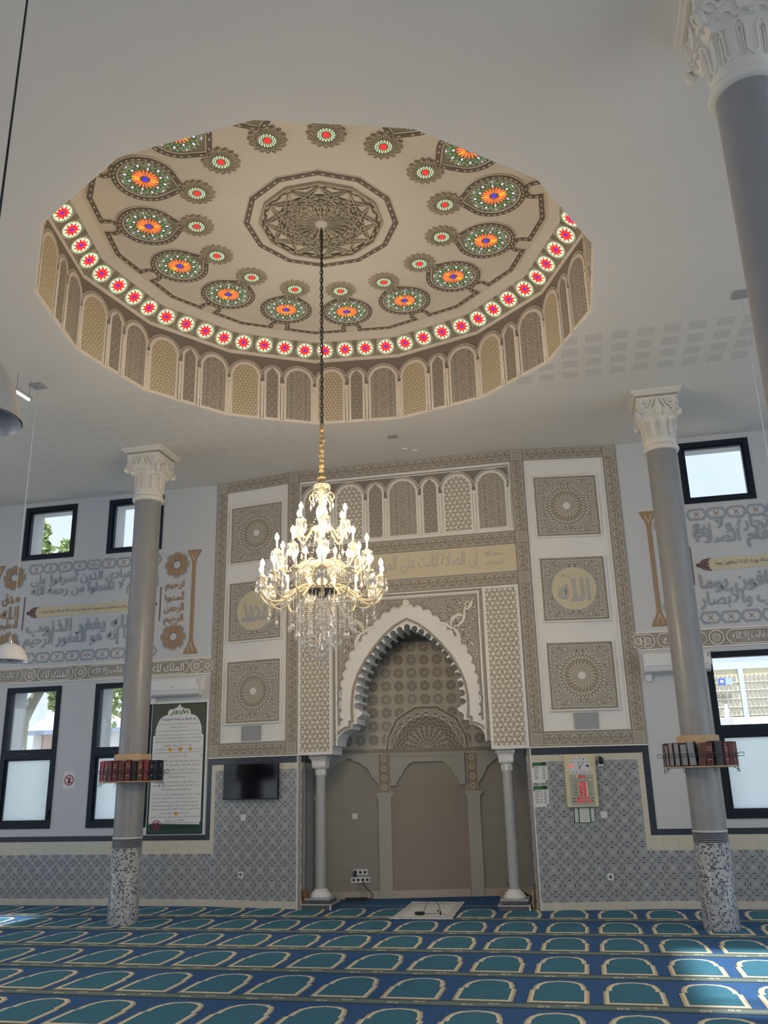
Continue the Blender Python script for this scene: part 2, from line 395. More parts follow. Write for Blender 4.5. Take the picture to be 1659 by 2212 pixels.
nichem=M('niche_star_tile',rough=.5,fn=f_niche)
def f_marb(c0,c1,s=5):
    def f(o,x,y,z): return mixc(noise(o,s,6),c0,c1)
    return f
marble=M('grey_marble_shaft',rough=.34,fn=f_marb((.235,.235,.24),(.32,.32,.325),7))
marb2=M('pale_marble',rough=.4,fn=f_marb((.62,.62,.61),(.78,.78,.77),25))
marb3=M('dark_marble',rough=.25,fn=f_marb((.06,.06,.065),(.16,.16,.17),18))
marbl4=M('grey_marble',rough=.3,fn=f_marb((.34,.345,.36),(.46,.465,.48),10))
capm=M('capital_plaster',(.72,.69,.62),.7,var=.05,vs=10)
nplast=M('niche_plaster',(.33,.315,.285),.85,var=.05,vs=2); npink=M('niche_rose_plaster',(.33,.29,.262),.85,var=.05,vs=2)
npil=M('niche_pale_plaster',(.45,.45,.42),.8,var=.04,vs=4)
def f_flow(o,x,y,z):
    Z=rep(z-1.635,.145); r=ln(x,Z);a=at2(Z,x); k=lt(r+cs(a*12.)*.006,.052)*gt(r,.014); m=gt(sn(a*12.+.5),.0,.6)*gt(r,.02)
    return mixc(k,mixc(curls(o,x,z,40.,20.),(.24,.20,.15),(.42,.37,.30)),mixc(m,(.40,.35,.28),(.60,.56,.48))),k
flow=M('flower_pilaster_relief',rough=.7,fn=f_flow,bump=.5,dist=.006)
frame_m=M('anthracite_aluminium',(.009,.016,.028),.5,spec=.3)
paleb=M('yellow_ochre_paint',(.62,.55,.38),.7); greyp=M('grey_blue_paint',(.335,.36,.39),.7); brownp=M('copper_paint',(.36,.235,.135),.55); lettg=M('grey_lettering',(.44,.43,.42),.7)
brownd=M('dark_brown_paint',(.17,.10,.075),.6)
lettw=M('white_lettering',(.70,.69,.66),.7)
c_blue=M('carpet_blue',rough=.95,fn=f_carpet((.042,.115,.270)),bump=.4,dist=.004,spec=.25)
c_teal=M('carpet_teal',rough=.95,fn=f_carpet((.055,.185,.265)),bump=.4,dist=.004,spec=.25)
c_cream=M('carpet_cream',rough=.95,fn=f_carpet((.80,.74,.56)),bump=.4,dist=.004,spec=.25)
c_beige=M('carpet_beige',rough=.95,fn=f_carpet((.56,.47,.31)),bump=.4,dist=.004,spec=.25)
c_green=M('carpet_green',rough=.95,fn=f_carpet((.185,.235,.215)),bump=.4,dist=.004,spec=.25)
c_dark=M('carpet_navy',rough=.95,fn=f_carpet((.045,.065,.075)),bump=.3,dist=.004,spec=.2)
plast=M('white_plastic',(.72,.73,.74),.35); black=M('black_plastic',(.010,.011,.014),.35); screen=M('black_screen',(.004,.006,.010),.12)
greyplate=M('grey_grille',(.34,.35,.36),.6)
chrome=M('chrome',(.7,.7,.7),.2,1.); brass=M('gold_metal',(.80,.58,.26),.25,1.); wire=M('dark_wire',(.09,.09,.10),.4,.8)
bronze=M('bronze_chain',(.10,.085,.06),.45,.6)
wood=M('pale_plywood',rough=.6,fn=f_marb((.48,.33,.19),(.60,.43,.26),12)); woodd=M('brown_wood',rough=.5,fn=f_marb((.13,.065,.03),(.26,.13,.055),9))
clothg=M('gold_cloth_sleeve',(.50,.36,.18),.55,var=.35,vs=30,bump=.8,dist=.01)
paper=M('paper',(.74,.75,.74),.7); ink=M('black_ink',(.02,.02,.03),.6); greenp=M('green_print',(.045,.16,.05),.6); darkg=M('dark_green_print',(.012,.05,.035),.5); redp=M('red_print',(.45,.03,.04),.6); bluep=M('blue_print',(.04,.04,.20),.6); olive=M('olive_print',rough=.6,fn=f_marb((.05,.055,.04),(.12,.115,.085),60)); orange=M('orange_print',(.72,.42,.05),.6)
creamp=M('cream_plastic',(.66,.62,.42),.4); panelg=M('grey_green_panel',(.42,.43,.34),.45); ledoff=M('led_dark',(.08,.005,.008),.3)
led=M('red_led',(.5,.02,.03),.4,emit=(1,.05,.07),es=1.5); ledy=M('amber_led',(.8,.4,.3),.4,emit=(1,.55,.4),es=2.)
def glassmat():
    m=bpy.data.materials.new('window_glass'); m.use_nodes=True; n=m.node_tree; b=n.nodes['Principled BSDF']; n.nodes.remove(b)
    t=n.nodes.new('ShaderNodeBsdfTransparent'); g=n.nodes.new('ShaderNodeBsdfGlossy'); g.inputs['Roughness'].default_value=.02; x=n.nodes.new('ShaderNodeMixShader'); x.inputs[0].default_value=.06
    t.inputs[0].default_value=(.93,.96,.97,1)
    n.links.new(t.outputs[0],x.inputs[1]); n.links.new(g.outputs[0],x.inputs[2]); n.links.new(x.outputs[0],n.nodes['Material Output'].inputs[0]); return m
def frostmat():
    m=bpy.data.materials.new('frosted_glass'); m.use_nodes=True; n=m.node_tree; b=n.nodes['Principled BSDF']; n.nodes.remove(b)
    t=n.nodes.new('ShaderNodeBsdfTranslucent'); t.inputs[0].default_value=(.86,.93,.95,1); t2=n.nodes.new('ShaderNodeBsdfTransparent'); t2.inputs[0].default_value=(.9,.95,.97,1); g=n.nodes.new('ShaderNodeBsdfDiffuse'); g.inputs[0].default_value=(.7,.75,.78,1)
    x=n.nodes.new('ShaderNodeMixShader'); x.inputs[0].default_value=.12; y=n.nodes.new('ShaderNodeMixShader'); y.inputs[0].default_value=.12
    n.links.new(t.outputs[0],x.inputs[1]); n.links.new(g.outputs[0],x.inputs[2]); n.links.new(x.outputs[0],y.inputs[1]); n.links.new(t2.outputs[0],y.inputs[2]); n.links.new(y.outputs[0],n.nodes['Material Output'].inputs[0]); return m
glass=glassmat(); frost=frostmat()
def crystal(name,col,tr=.55,rough=.04):
    return M(name,col,rough,trans=tr,ior=1.5,spec=.9)
cryst=crystal('clear_crystal',(.97,.95,.90),.6,.03); crystg=crystal('golden_crystal',(.98,.90,.70),.6,.03); armglass=crystal('amber_glass_arm',(.97,.88,.64),.7,.04)
bulb=M('lit_bulb',(1,.9,.7),.3,emit=(1.,.76,.46),es=430)
def gl(name,c,e): return M(name,c,.3,emit=c,es=e)  # glow set into the glass colour, standing in for light behind it
starp=M('star_plaster',(.52,.455,.34),.75,var=.1,vs=10); g_red=gl('red_glass',(.95,.03,.035),1.15); g_blue=gl('blue_glass',(.08,.03,.95),1.2); g_white=gl('milky_green_glass',(.66,.90,.60),1.05); g_green=gl('green_glass',(.06,.33,.10),.8); g_or=gl('orange_glass',(.95,.22,.06),1.); g_cl=gl('clear_blue_glass',(.62,.74,.95),1.2); g_y=gl('yellow_glass',(1.,.42,.05),1.1)
rosb=M('rosette_backing',(.30,.27,.19),.7); bandm=M('shell_relief',rough=.7,fn=lambda o,x,y,z:(lambda m:(mixc(m,(.30,.26,.18),(.56,.50,.38)),m))(gt(cs(at2(z-.155+.16,rep(x,.145))*14.)*1.,.1,.6)),bump=.5,dist=.006)
def f_dbord(o,x,y,z): 
    m=gt(sn((x+y)*170.)*sn((x-y)*170.),.2,.5); return mixc(m,(.17,.14,.10),(.36,.30,.22)),m
dbord=M('dome_knit_relief',rough=.7,fn=f_dbord,bump=.5,dist=.005)
# ================= STRUCTURE
DC=(-2.457,8.231); CZ=6.70
def ngon(Rr,n,a0,c=(0,0)): return [(c[0]+Rr*cos(R(a0+360/n*k)),c[1]+Rr*sin(R(a0+360/n*k))) for k in range(n)]
b=MB(); b.box(-12.4,-4.4,-.25,8.4,13.2,-.02); b.box(-4.6,13.2,-.25,-.5,15,-.02); struct(b.build('floor',nplast))
sky1=rect(-8.7,7.35,-6.81,8.93); sky_added=rect(1.74,4.3,4.3,7.0)  # second opening is unseen, added to let the right sun patch in
b=MB(); b.poly(rect(-12.4,-4.4,8.4,13.45),CZ,CZ+.3,holes=[ngon(3.04,15,12.6,DC),sky1,sky_added],axis='z'); struct(b.build('ceiling',ceilm),'white plasterboard ceiling with a fifteen sided opening','ceiling')
# off-frame side walls, window openings added for the fill lamps
def sidewall(name,x0,x1):
    b=MB()
    for y0,y1,z0,z1 in ((-4.4,13.45,0,1.15),(-4.4,13.45,3.5,5.6),(-4.4,13.45,6.55,6.7),(-4.4,-.6,1.15,3.5),(11.6,13.45,1.15,3.5),(-4.4,-.6,5.6,6.55),(11.6,13.45,5.6,6.55)): b.box(x0,y0,z0,x1,y1,z1)
    for y in (2.4,5.4,8.4): b.box(x0,y,1.15,x1,y+.25,3.5); b.box(x0,y,5.6,x1,y+.25,6.55)
    struct(b.build(name,white))
sidewall('wall_left',-12.4,-12.0); sidewall('wall_right',8.0,8.4)
b=MB(); b.box(-12.4,-4.4,0,-7.2,-4,6.7); b.box(2.2,-4.4,0,8.4,-4,6.7); b.box(-7.2,-4.4,3.8,2.2,-4,6.7); struct(b.build('wall_front',white))
WY=13.18
def backwall(name,xa,xb,wins,origin_x=0):
    b=MB(); holes=[]
    for x0,x1 in wins: holes+= [rect(x0+.02,1.15,x1-.02,3.37),rect(x0+.02,5.65,x1-.02,6.59)]
    b.poly(rect(xa,0,xb,6.72),0,.52,holes=holes); w=struct(b.build(name,white,loc=(0,WY,0)))
    t=MB(); t.box(xa,-.012,.10,xb,0,.735); t.build('patterned_tile_dado',tile,w)
    t=MB(); t.box(xa,-.012,.735,xb,0,.93); t.box(xa,-.014,0,xb,0,.10); t.build('cream_tile_border',cream,w)
    t=MB(); t.box(xa,-.013,.93,xb,0,1.01); t.build('dark_tile_border',darkt,w); return w
WL=[(-11.17,-10.15),(-9.51,-8.49),(-7.85,-6.81)]; WR=[(1.80,2.83),(3.46,4.49)]
wl=backwall('wall_back_left',-12.4,-5.80,WL); wr=backwall('wall_back_right',.87,8.4,WR)
# windows
def window(n,x0,x1,wall,label):
    for up_ in (0,1):
        t=struct(thing('window_%d'%(2*n+up_+1),None,None,((x0+x1)/2,WY,5.63 if up_ else 1.13))); w=(x1-x0)/2; H=.98 if up_ else 2.26
        tag(t,label[up_],'window')
        b=MB(); b.poly(rect(-w,0,w,H),-.02,.09,holes=[rect(-w+.075,.075,w-.075,H-.075)] if up_ else [rect(-w+.085,.10,w-.085,1.09),rect(-w+.085,1.235,w-.085,H-.085)])
        b.strip([(-w+.09,.09),(w-.09,.09),(w-.09,H-.09),(-w+.09,H-.09)] if up_ else [(-w+.1,.115),(w-.1,.115),(w-.1,1.075),(-w+.1,1.075)],.025,.015,.08,closed=True)
        b.build('window_frame',frame_m,t)
        if up_:
            g=MB(); g.box(-w+.08,.05,.08,w-.08,.058,H-.08); g.build('glass_pane',glass,t)
        else:
            g=MB(); g.box(-w+.09,.05,1.24,w-.09,.058,H-.09); g.build('glass_pane',glass,t)
            g=MB(); g.box(-w+.09,.05,.105,w-.09,.056,1.085); g.build('frosted_pane',frost,t)
            h=MB(); h.box(w-.05,-.045,.22,w-.03,-.02,.28); h.box(w-.05,-.055,.13,w-.03,-.04,.28); h.build('window_handle',frame_m,t)
        v=MB()
        if not up_: v.box(-.18,-.026,1.15,.02,-.02,1.165); v.build('trickle_vent',black,t)
window(0,*WL[0],wl,('half frosted window beyond the left edge','small square window beyond the left edge'))
window(1,*WL[1],wl,('tall dark framed window left of the no phone sign, lower pane frosted','small square dark framed window with tree top, left of the grey inscription pillar'))
window(2,*WL[2],wl,('tall dark framed window partly behind the left pillar','small square dark framed window partly behind the left pillar'))
window(3,*WR[0],wr,('tall dark framed window right of the right pillar, flats beyond','small square dark framed window right of the right pillar capital'))
# ---- bay faces (local frame: x right, y into the wall)
aL=math.atan2(12.92-13.18,-4.237+5.80); aR=math.atan2(.26,.87+.769)
def frame_(o,x,z): return o
def band(parent,x,z,L,vert=False,y=-.018,name='zigzag_border'):
    b=MB(); b.box(0,0,0,L,.018,.21)
    return b.build(name,zig,parent,loc=(x+(.21 if vert else 0),y,z),rot=(0,R(-90),0) if vert else None)
def block(parent,x,z):
    b=MB(); b.box(-.105,0,-.105,.105,.02,.105); b.build('knot_block',knot,parent,loc=(x,-.021,z))
def bayface(name,org,ang,x0,x1,inner_left):
    b=MB(); b.box(x0,0,0,x1,.22,6.72); w=struct(b.build(name,bayw,loc=(*org,0),rot=(0,0,ang)))
    # patterned tile field with cream and dark borders
    if inner_left: tx0,tx1=x0,x1-.165; cols=((x1-.165,x1-.09),(x1-.09,x1))
    else: tx0,tx1=x0+.15,x1; cols=((x0+.08,x0+.15),(x0,x0+.08))
    t=MB(); t.box(tx0,-.012,.10,tx1,0,1.94); 
    (t.box(tx1,-.012,.10,x1,0,.735) if inner_left else t.box(x0,-.012,.10,tx0,0,.735)); t.build('patterned_tile_field',tile,w)
    t=MB(); t.box(tx0 if inner_left else cols[0][0],-.012,1.94,cols[0][1] if inner_left else tx1,0,2.03); t.box(x0,-.014,0,x1,0,.10)
    (t.box(tx1,-.012,.735,x1,0,.93) if inner_left else t.box(x0,-.012,.735,tx0,0,.93)); t.build('cream_tile_border',cream,w)
    t=MB(); t.box(cols[0][0],-.0125,.93,cols[0][1],0,1.94); t.build('cream_tile_column',creamv,w)
    t=MB(); t.box(x0,-.014,2.03,x1,0,2.13); t.build('dark_tile_border',darkt,w)
    t=MB(); t.box(cols[1][0],-.013,.93,cols[1][1],0,2.03); t.build('dark_tile_column',darkv,w)
    t=MB(); xi=x0 if inner_left else x1; t.box(xi-.008,-.02,0,xi+.008,0,2.13); t.build('corner_trim',plast,w)
    t=MB(); t.box(x0,-.03,2.128,x1,0,2.145); t.strip(rect(x0+.225,2.365,x1-.225,6.49),.02,-.02,0,closed=True); t.build('plaster_moulding',bayw,w)
    xin,xout=(x0,x1-.21) if inner_left else (x1-.21,x0)
    for zz in (6.50,2.14): band(w,x0+.21,zz,x1-x0-.42)
    band(w,xout,2.35,4.15,True)
    zs=[2.35,4.525,4.735,5.16,5.37,6.50]; band(w,xin,2.35,2.175,True); band(w,xin,4.735,.425,True); band(w,xin,5.37,1.13,True)
    for xx,zz in ((xin,4.63),(xin,5.265),(xin,6.605),(xout,6.605),(xin,2.245),(xout,2.245)): block(w,xx+.105,zz)
    return w
bl=bayface('wall_bay_left',(-4.237,12.92),aL,-1.585,0,False); br=bayface('wall_bay_right',(-.769,12.92),aR,0,1.66,True)
# ---- centre of the bay with the lobed arch
CX=-2.503; hw=1.734
circR=[(.114,3.937),(.219,3.886),(.322,3.817),(.42,3.735),(.51,3.644),(.583,3.546),(.651,3.435),(.709,3.321),(.752,3.202),(.78,3.077),(.795,2.947),(.80,2.822)]
cen=[(-a,z) for a,z in circR[::-1]]+[(0,3.973)]+circR
def lobes(cen,r=.05,half=122,n=10):
    out=[]
    for i,(x,z) in enumerate(cen):
        a=cen[max(i-1,0)];c=cen[min(i+1,len(cen)-1)]; t=Vector((c[0]-a[0],c[1]-a[1])).normalized(); nr=Vector((-t.y,t.x)); an=math.degrees(math.atan2(nr.y,nr.x))
        out+=arcp(x,z,r,an+half,an-half,n)
    return out
corb=[(.772,2.745),(.728,2.735),(.728,2.700),(.762,2.672),(.81,2.638),(.807,2.558),(.889,2.556),(.888,2.490),(.94,2.486),(1.0,2.462),(1.06,2.42),(1.10,2.36),(1.118,2.30),(1.12,2.252),(1.188,2.25),(1.188,2.13)]
hole=[(-a,z) for a,z in corb[::-1]]+lobes(cen)+corb
b=MB(); outer=[(-hw,2.13),(-hw,6.72),(hw,6.72),(hw,2.13)]
b.poly(outer+hole[::-1],0,.52); wc=struct(b.build('wall_bay_center',bayw,loc=(CX,12.92,0)))
tag(wc,'carved central wall face pierced by the lobed arch','wall')
ropeR=[(.10,4.055),(.199,4.0),(.358,3.87),(.514,3.70),(.667,3.50),(.784,3.289),(.854,3.098),(.882,2.90),(.886,2.74),(.875,2.60),(.921,2.597),(.919,2.52),(.994,2.505),(1.07,2.464),(1.13,2.405),(1.158,2.33),(1.165,2.25)]
mirr=lambda l,top: [(-a,z) for a,z in l[::-1]]+top+l
b=MB(); b.strip(mirr(ropeR[:-1],[(0,4.10)]),.034,-.0225,0); b.build('rope_moulding',ropem,wc)
scalR=[(.117,4.259),(.262,4.205),(.40,4.11),(.51,4.00),(.61,3.89),(.71,3.79),(.815,3.66),(.895,3.52),(.95,3.375),(.988,3.235),(1.012,3.085),(1.025,2.93),(1.025,2.77),(1.012,2.63)]
def bulge(pts,k=.33,n=5):
    out=[]
    for a,c in zip(pts,pts[1:]):
        d=Vector((c[0]-a[0],c[1]-a[1])); m=Vector(((a[0]+c[0])/2,(a[1]+c[1])/2)); nr=Vector((-d.y,d.x)).normalized()
        for i in range(n): t=i/n; p=Vector(a)+d*t+nr*(d.length*k*4*t*(1-t)); out.append((p.x,p.y))
    out.append(pts[-1]); return out
sc=bulge([(-a,z) for a,z in scalR[::-1]]+scalR)
b=MB(); fld=[(-1.062,2.60)]+[(-1.062,4.385),(1.062,4.385),(1.062,2.60)]; b.poly(fld+sc[::-1],-.008,0); b.build('arabesque_spandrel',arab,wc)
b=MB(); b.strip([(x,z) for x,z in sc],.014,-.022,0); b.build('scalloped_moulding',bayw,wc)
b=MB(); b.strip([(x*1.022,(z-3)*1.022+3.02) for x,z in sc],.02,-.014,0); b.strip([(-1.083,2.55),(-1.083,4.405),(1.083,4.405),(1.083,2.55)],.026,-.0212,0); b.strip([(-1.16,2.25),(-1.16,4.485),(1.16,4.485),(1.16,2.25)],.028,-.02,0)
b.strip([(-.07,4.335),(-.075,4.37)],.02,-.02,0); b.build('rope_border',ropem,wc)
b=MB(); b.strip([(-1.121,2.25),(-1.121,4.446),(1.121,4.446),(1.121,2.25)],.022,-.03,0); b.build('frame_moulding',bayw,wc)
for s_ in (-1,1):
    b=MB()
    def leaf(P,Wd,y,s_=s_):
        L=[];Q=[]
        for k,(x,z) in enumerate(P):
            a=P[max(k-1,0)];c_=P[min(k+1,len(P)-1)]; d=Vector((c_[0]-a[0],c_[1]-a[1])).normalized(); w_=Wd[k]/2; L.append((s_*(x-d.y*w_),z+d.x*w_)); Q.append((s_*(x+d.y*w_),z-d.x*w_))
        b.poly(L+Q[::-1],y,0)
    leaf([(.47,4.00),(.53,4.005),(.60,3.985),(.66,3.94),(.70,3.90)],[.004,.035,.05,.035,.012],-.030)
    leaf([(.69,3.93),(.75,3.89),(.79,3.82),(.81,3.75),(.815,3.68)],[.012,.045,.055,.04,.004],-.0315)
    leaf([(.69,3.92),(.685,4.00),(.72,4.07),(.79,4.11),(.86,4.10),(.90,4.07)],[.012,.035,.045,.04,.03,.004],-.033)
    leaf([(.72,3.93),(.80,3.95),(.87,4.01),(.90,4.09),(.90,4.17),(.94,4.24)],[.012,.03,.04,.035,.03,.02],-.0345)
    leaf([(.90,4.20),(.95,4.19),(1.0,4.23),(1.02,4.29),(1.045,4.36)],[.008,.03,.035,.03,.004],-.036)
    b.strip(arcp(.955*s_,4.265,.035,0,360,12)[:-1],.015,-.0375,0,closed=True); b.strip([(x*s_,z) for x,z in arcp(.78,4.02,.05,20,200,8)],.012,-.0375,0)
    b.build('leaf_ornament',plaster,wc)
    b=MB(); b.box(min(1.19*s_,1.733*s_),-.035,2.13,max(1.19*s_,1.733*s_),0,4.515); p=b.build('pilaster_board',bayw,wc)
    b=MB(); b.box(min(1.235*s_,1.69*s_),-.045,2.175,max(1.235*s_,1.69*s_),-.03,4.48); b.build('star_relief',hexm,p)
b=MB(); b.poly(arcp(0,4.352,.05,0,360,16)[:-1],-.03,0); b.build('apex_boss',plaster,wc)
for zz in (6.50,5.16,4.525): band(wc,-hw,zz,2*hw)
# arcades
def bay_arch(b_par,xc,w,z0,zs,kind,yb=-.012,cap=True):
    """one blind arch bay: plaster surround, relief fill"""
    r=w/2-.028
    top=arcp(xc,zs,r,0,180,14)
    b=MB(); b.poly([(xc+r,z0)]+top+[(xc-r,z0)],yb-.012,yb+.012); b.build('arch_surround',domep if kind[0]=='d' else plaster,b_par)
    ri=r-.035; k=kind[1]
    if k=='B': pts=[(xc+ri,z0+.02),(xc+ri,zs)]+[(xc+ri*cos(R(a)),zs+ri*.95*sin(R(a))) for a in (25,50)]+[(xc,zs+r*1.02)]+[(xc-ri*cos(R(a)),zs+ri*.95*sin(R(a))) for a in (50,25)]+[(xc-ri,zs),(xc-ri,z0+.02)]
    else: pts=[(xc+ri,z0+.02)]+arcp(xc,zs,ri,0,180,14)+[(xc-ri,z0+.02)]
    b=MB(); b.poly([(x-xc,z-z0) for x,z in pts],yb-.018,yb); b.build({'A':'star_lattice_panel','B':'tulip_panel','C':'palmette_panel'}[k],{'A':hexy if kind[0]=='d' else hexm,'B':tulip,'C':flor}[k],b_par,loc=(xc,0,z0))
def arcade(parent,bays,x0,z0,ztop,zs,kind,dz=0):
    W_=sum(w for _,w in bays); pm=domep if kind=='d' else plaster
    b=MB(); b.box(x0,-.011,zs-.05,x0+W_,-.001,ztop); b.build('knit_spandrel',weave,parent)
    x=x0; rb=MB(); rr=MB()
    for k,w in bays:
        z_=zs+(.06 if k=='B' else 0); bay_arch(parent,x+w/2,w,z0,z_,kind+k)
        r=w/2-.005
        rr.strip([(x+w/2-r,zs-.07)]+arcp(x+w/2,z_,r,180,0,16)+[(x+w/2+r,zs-.07)],.018,-.022,0)
        rb.strip(arcp(x+w/2,z_,r+.014,168,12,16),.007,-.028,0); rb.strip(arcp(x+w/2,z_,r-.014,180,0,16),.008,-.028,0)
        x+=w
    x=x0
    for i in range(len(bays)+1):
        pb=MB(); pb.box(x-.018,-.034,z0+.10,x+.018,0,zs-.115); pb.box(x-.026,-.042,zs-.115,x+.026,0,zs-.06); pb.box(x-.014,-.028,z0,x+.014,0,z0+.12); pb.add([(x-.02,-.04,z0+.12),(x+.02,-.04,z0+.12),(x,-.02,z0+.04),(x-.02,0,z0+.12),(x+.02,0,z0+.12)],[(0,1,2),(0,2,3),(1,4,2)]); pb.build('slender_pilaster',pm,parent)
        if i<len(bays): x+=bays[i][1]
    rb.box(x0,-.022,ztop-.012,x0+W_,0,ztop)
    rb.build('arch_moulding',pm,parent); rr.build('rope_arch_line',ropem,parent)
bays=[('C',.545),('A',.535),('B',.336),('C',.554),('B',.336),('A',.535),('C',.545)]
sw=sum(w for _,w in bays); ar=thing('blind_arcade','carved row of seven blind plaster arches above the yellow inscription','wall relief',(CX,12.92,0))
bk=MB(); bk.box(-sw/2-.02,-.006,5.40,sw/2+.02,0,6.45); bk.build('backboard',plaster,ar)
arcade(ar,bays,-sw/2,5.42,6.43,6.13,'w')
tb=MB(); tb.strip([(-sw/2,6.15),(-sw/2,6.44),(sw/2,6.44),(sw/2,6.15)],.022,-.02,0); tb.build('rope_border',ropem,ar)
# yellow inscription frieze
fz=thing('inscription_frieze','pale yellow frieze with grey Arabic calligraphy above the mihrab arch','inscription',(CX,12.92,0))
b=MB(); b.box(-hw,-.012,4.75,hw,0,5.15); b.build('yellow_board',paleb,fz)
text('إن الصلاة كانت على المؤمنين كتابا موقوتا',lettg,fz,-.12,4.95,2.55,.30,-.014,off=.03)
for i,(s_,z_,w_,h_) in enumerate((('بسم الله',5.02,.26,.11),('الرحمن الرحيم',4.88,.27,.10))): text(s_,lettg,fz,1.40,z_,w_,h_,-.014,off=.035)
# plaques and discs on the bay
def plaque(par_org,ang,cx,cz,disc,label,txt=None,size=.98):
    c=Matrix.Rotation(ang,3,'Z')@Vector((cx,0,0)); t=thing('carved_plaque',label,'wall plaque',(par_org[0]+c.x,par_org[1]+c.y,cz),ang,'carved square plaques on the bay')
    k=size/1.0
    b=MB(); b.box(-.5,-.03,-.5,.5,0,.5); o=b.build('relief_field',plq2 if disc else plq,t); o.scale=(k,1,k)
    b=MB(); b.strip(rect(-.5*k,-.5*k,.5*k,.5*k),.022,-.045,0,closed=True); b.build('plaque_frame',plaster,t)
    if disc:
        b=MB(); b.poly(arcp(0,0,.325*k,0,360,36)[:-1],-.036,-.02); d=b.build('yellow_disc',paleb,t)
        text(txt,lettg,d,0,-.02,.46,.34,-.039,off=.05)
        if disc==2: text('جل جلاله',lettg,d,-.10,.20,.12,.07,-.039,off=.03)
for i,(z_,nm) in enumerate(((5.725,'topmost'),(4.42,'middle'),(3.13,'lowest'))):
    for s_,org,an,cx_ in (('left',(-4.237,12.92),aL,-.79),('right',(-.769,12.92),aR,.825)):
        if i==1: plaque(org,an,cx_,z_,1 if s_=='left' else 2,'carved square plaque with yellow calligraphy disc, middle of the %s angled wall'%s_,'محمد' if s_=='left' else 'الله')
        else: plaque(org,an,cx_,z_,0,'carved square rosette plaque with white centre, %s of the %s angled wall'%(nm,s_))
for s_,org,an,cx_ in (('left',(-4.237,12.92),aL,-.815),('right',(-.769,12.92),aR,.83)):
    c=Matrix.Rotation(an,3,'Z')@Vector((cx_,0,0)); b=MB(); b.box(-.165,-.02,-.11,.165,0,.11); b.strip(rect(-.165,-.11,.165,.11),.012,-.024,0,closed=True)
    tag(b.build('loudspeaker_grille',greyplate,None,(org[0]+c.x,org[1]+c.y,2.485),(0,0,an)),'grey rectangular grille below the lowest plaque on the %s angled wall'%s_,'speaker grille','grey grilles under the plaques')
# ---- niche
nA=Vector((-3.822,14.009)); nang=R(12.5657)
nd=Vector((cos(nang),sin(nang)))
pL=nA+nd*-.488; pR=nA+nd*2.93
b=MB(); b.box(-.55,0,0,3.05,.2,4.3); nb=struct(b.build('wall_niche_back',nplast,loc=(nA.x,nA.y,0),rot=(0,0,nang)))
b=MB(); b.box(-.55,-.012,2.225,3.05,0,4.05); b.build('star_tile_field',nichem,nb)
b=MB(); b.box(-.55,-.03,2.165,3.05,0,2.222); b.build('rope_cornice',ropem,nb)
b=MB(); b.box(-.55,-.036,2.145,3.05,0,2.165); b.build('cornice_moulding',npil,nb)
def jamb(name,p,q):
    d=q-p; L=d.length; an=math.atan2(d.y,d.x); b=MB(); b.box(0,0,0,L,.15,4.2); w=struct(b.build(name,nplast,loc=(p.x,p.y,0),rot=(0,0,an)))
    t=MB(); t.box(0,-.008,.1,L,0,1.94); t.build('patterned_tile_field',tile,w)
    t=MB(); t.box(0,-.008,1.94,L,0,2.03); t.box(0,-.009,0,L,0,.1); t.build('cream_tile_border',cream,w)
    t=MB(); t.box(0,-.008,2.03,L,0,2.13); t.build('dark_tile_border',darkt,w)
jamb('wall_niche_left',Vector((-4.192,12.94)),pL); jamb('wall_niche_right',pR,Vector((-.818,12.94)))
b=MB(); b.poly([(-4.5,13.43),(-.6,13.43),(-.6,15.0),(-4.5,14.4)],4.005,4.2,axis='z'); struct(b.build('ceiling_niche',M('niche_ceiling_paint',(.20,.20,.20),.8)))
b=MB(); b.box(-.55,-.05,3.955,3.05,0,4.01); b.build('shadow_line_strip',MATS['niche_ceiling_paint'],nb)  # solid dark strip stands in for the shadow line below the niche ceiling
# soffit over the side openings between face and back wall
b=MB(); b.poly([(-4.237,12.925),(-3.695,12.925),(-3.695,13.44),(-4.237,13.44)],2.135,2.3,axis='z'); b.poly([(-1.315,12.925),(-.769,12.925),(-.769,13.44),(-1.315,13.44)],2.135,2.3,axis='z'); struct(b.build('trim_1',bayw))
b=MB(); b.box(-.55,-.012,0,.55,0,.11); b.box(.73,-.012,0,1.95,0,.11); b.box(2.17,-.012,0,3.05,0,.11); struct(b.build('baseboard_niche',M('beige_tile_plinth',(.50,.45,.38),.5),None,(nA.x,nA.y,0),(0,0,nang)))
# fan lunette
fn=thing('fan_lunette','fan shaped interlaced star relief at the foot of the niche tile field','wall relief',(nA.x+nd.x*1.36,nA.y+nd.y*1.36,2.222),nang)
pt=[(.67,0),(.645,.19),(.50,.47),(.18,.66),(-.18,.66),(-.50,.47),(-.645,.19),(-.67,0)]
b=MB(); b.poly(pt,-.018,0); b.build('lunette_board',npil,fn)
b=MB(); b.poly([(.60*cos(R(a)),.575*sin(R(a))) for a in range(0,181,15)],-.026,-.01); b.build('star_relief',fanm,fn)
b=MB(); b.strip([(x*.975,z*.975) for x,z in pt],.03,-.034,0); b.build('rope_border',ropem,fn)
b=MB(); b.strip([(x*1.02,z*1.02) for x,z in pt],.012,-.038,0); b.strip([(x*.93,z*.93) for x,z in pt],.01,-.036,0)
for k in range(12):
    a0,a1=R(15*k),R(15*(k+4)); 
    if k<9: b.strip([(.60*cos(a0),.60*sin(a0)),(.60*cos(a1),.60*sin(a1))],.01,-.034,0)
b.build('interlace_ribs',plaster,fn)
b=MB(); b.poly(arcp(0,0,.065,0,180,10),-.04,0); b.build('central_boss',npil,fn)
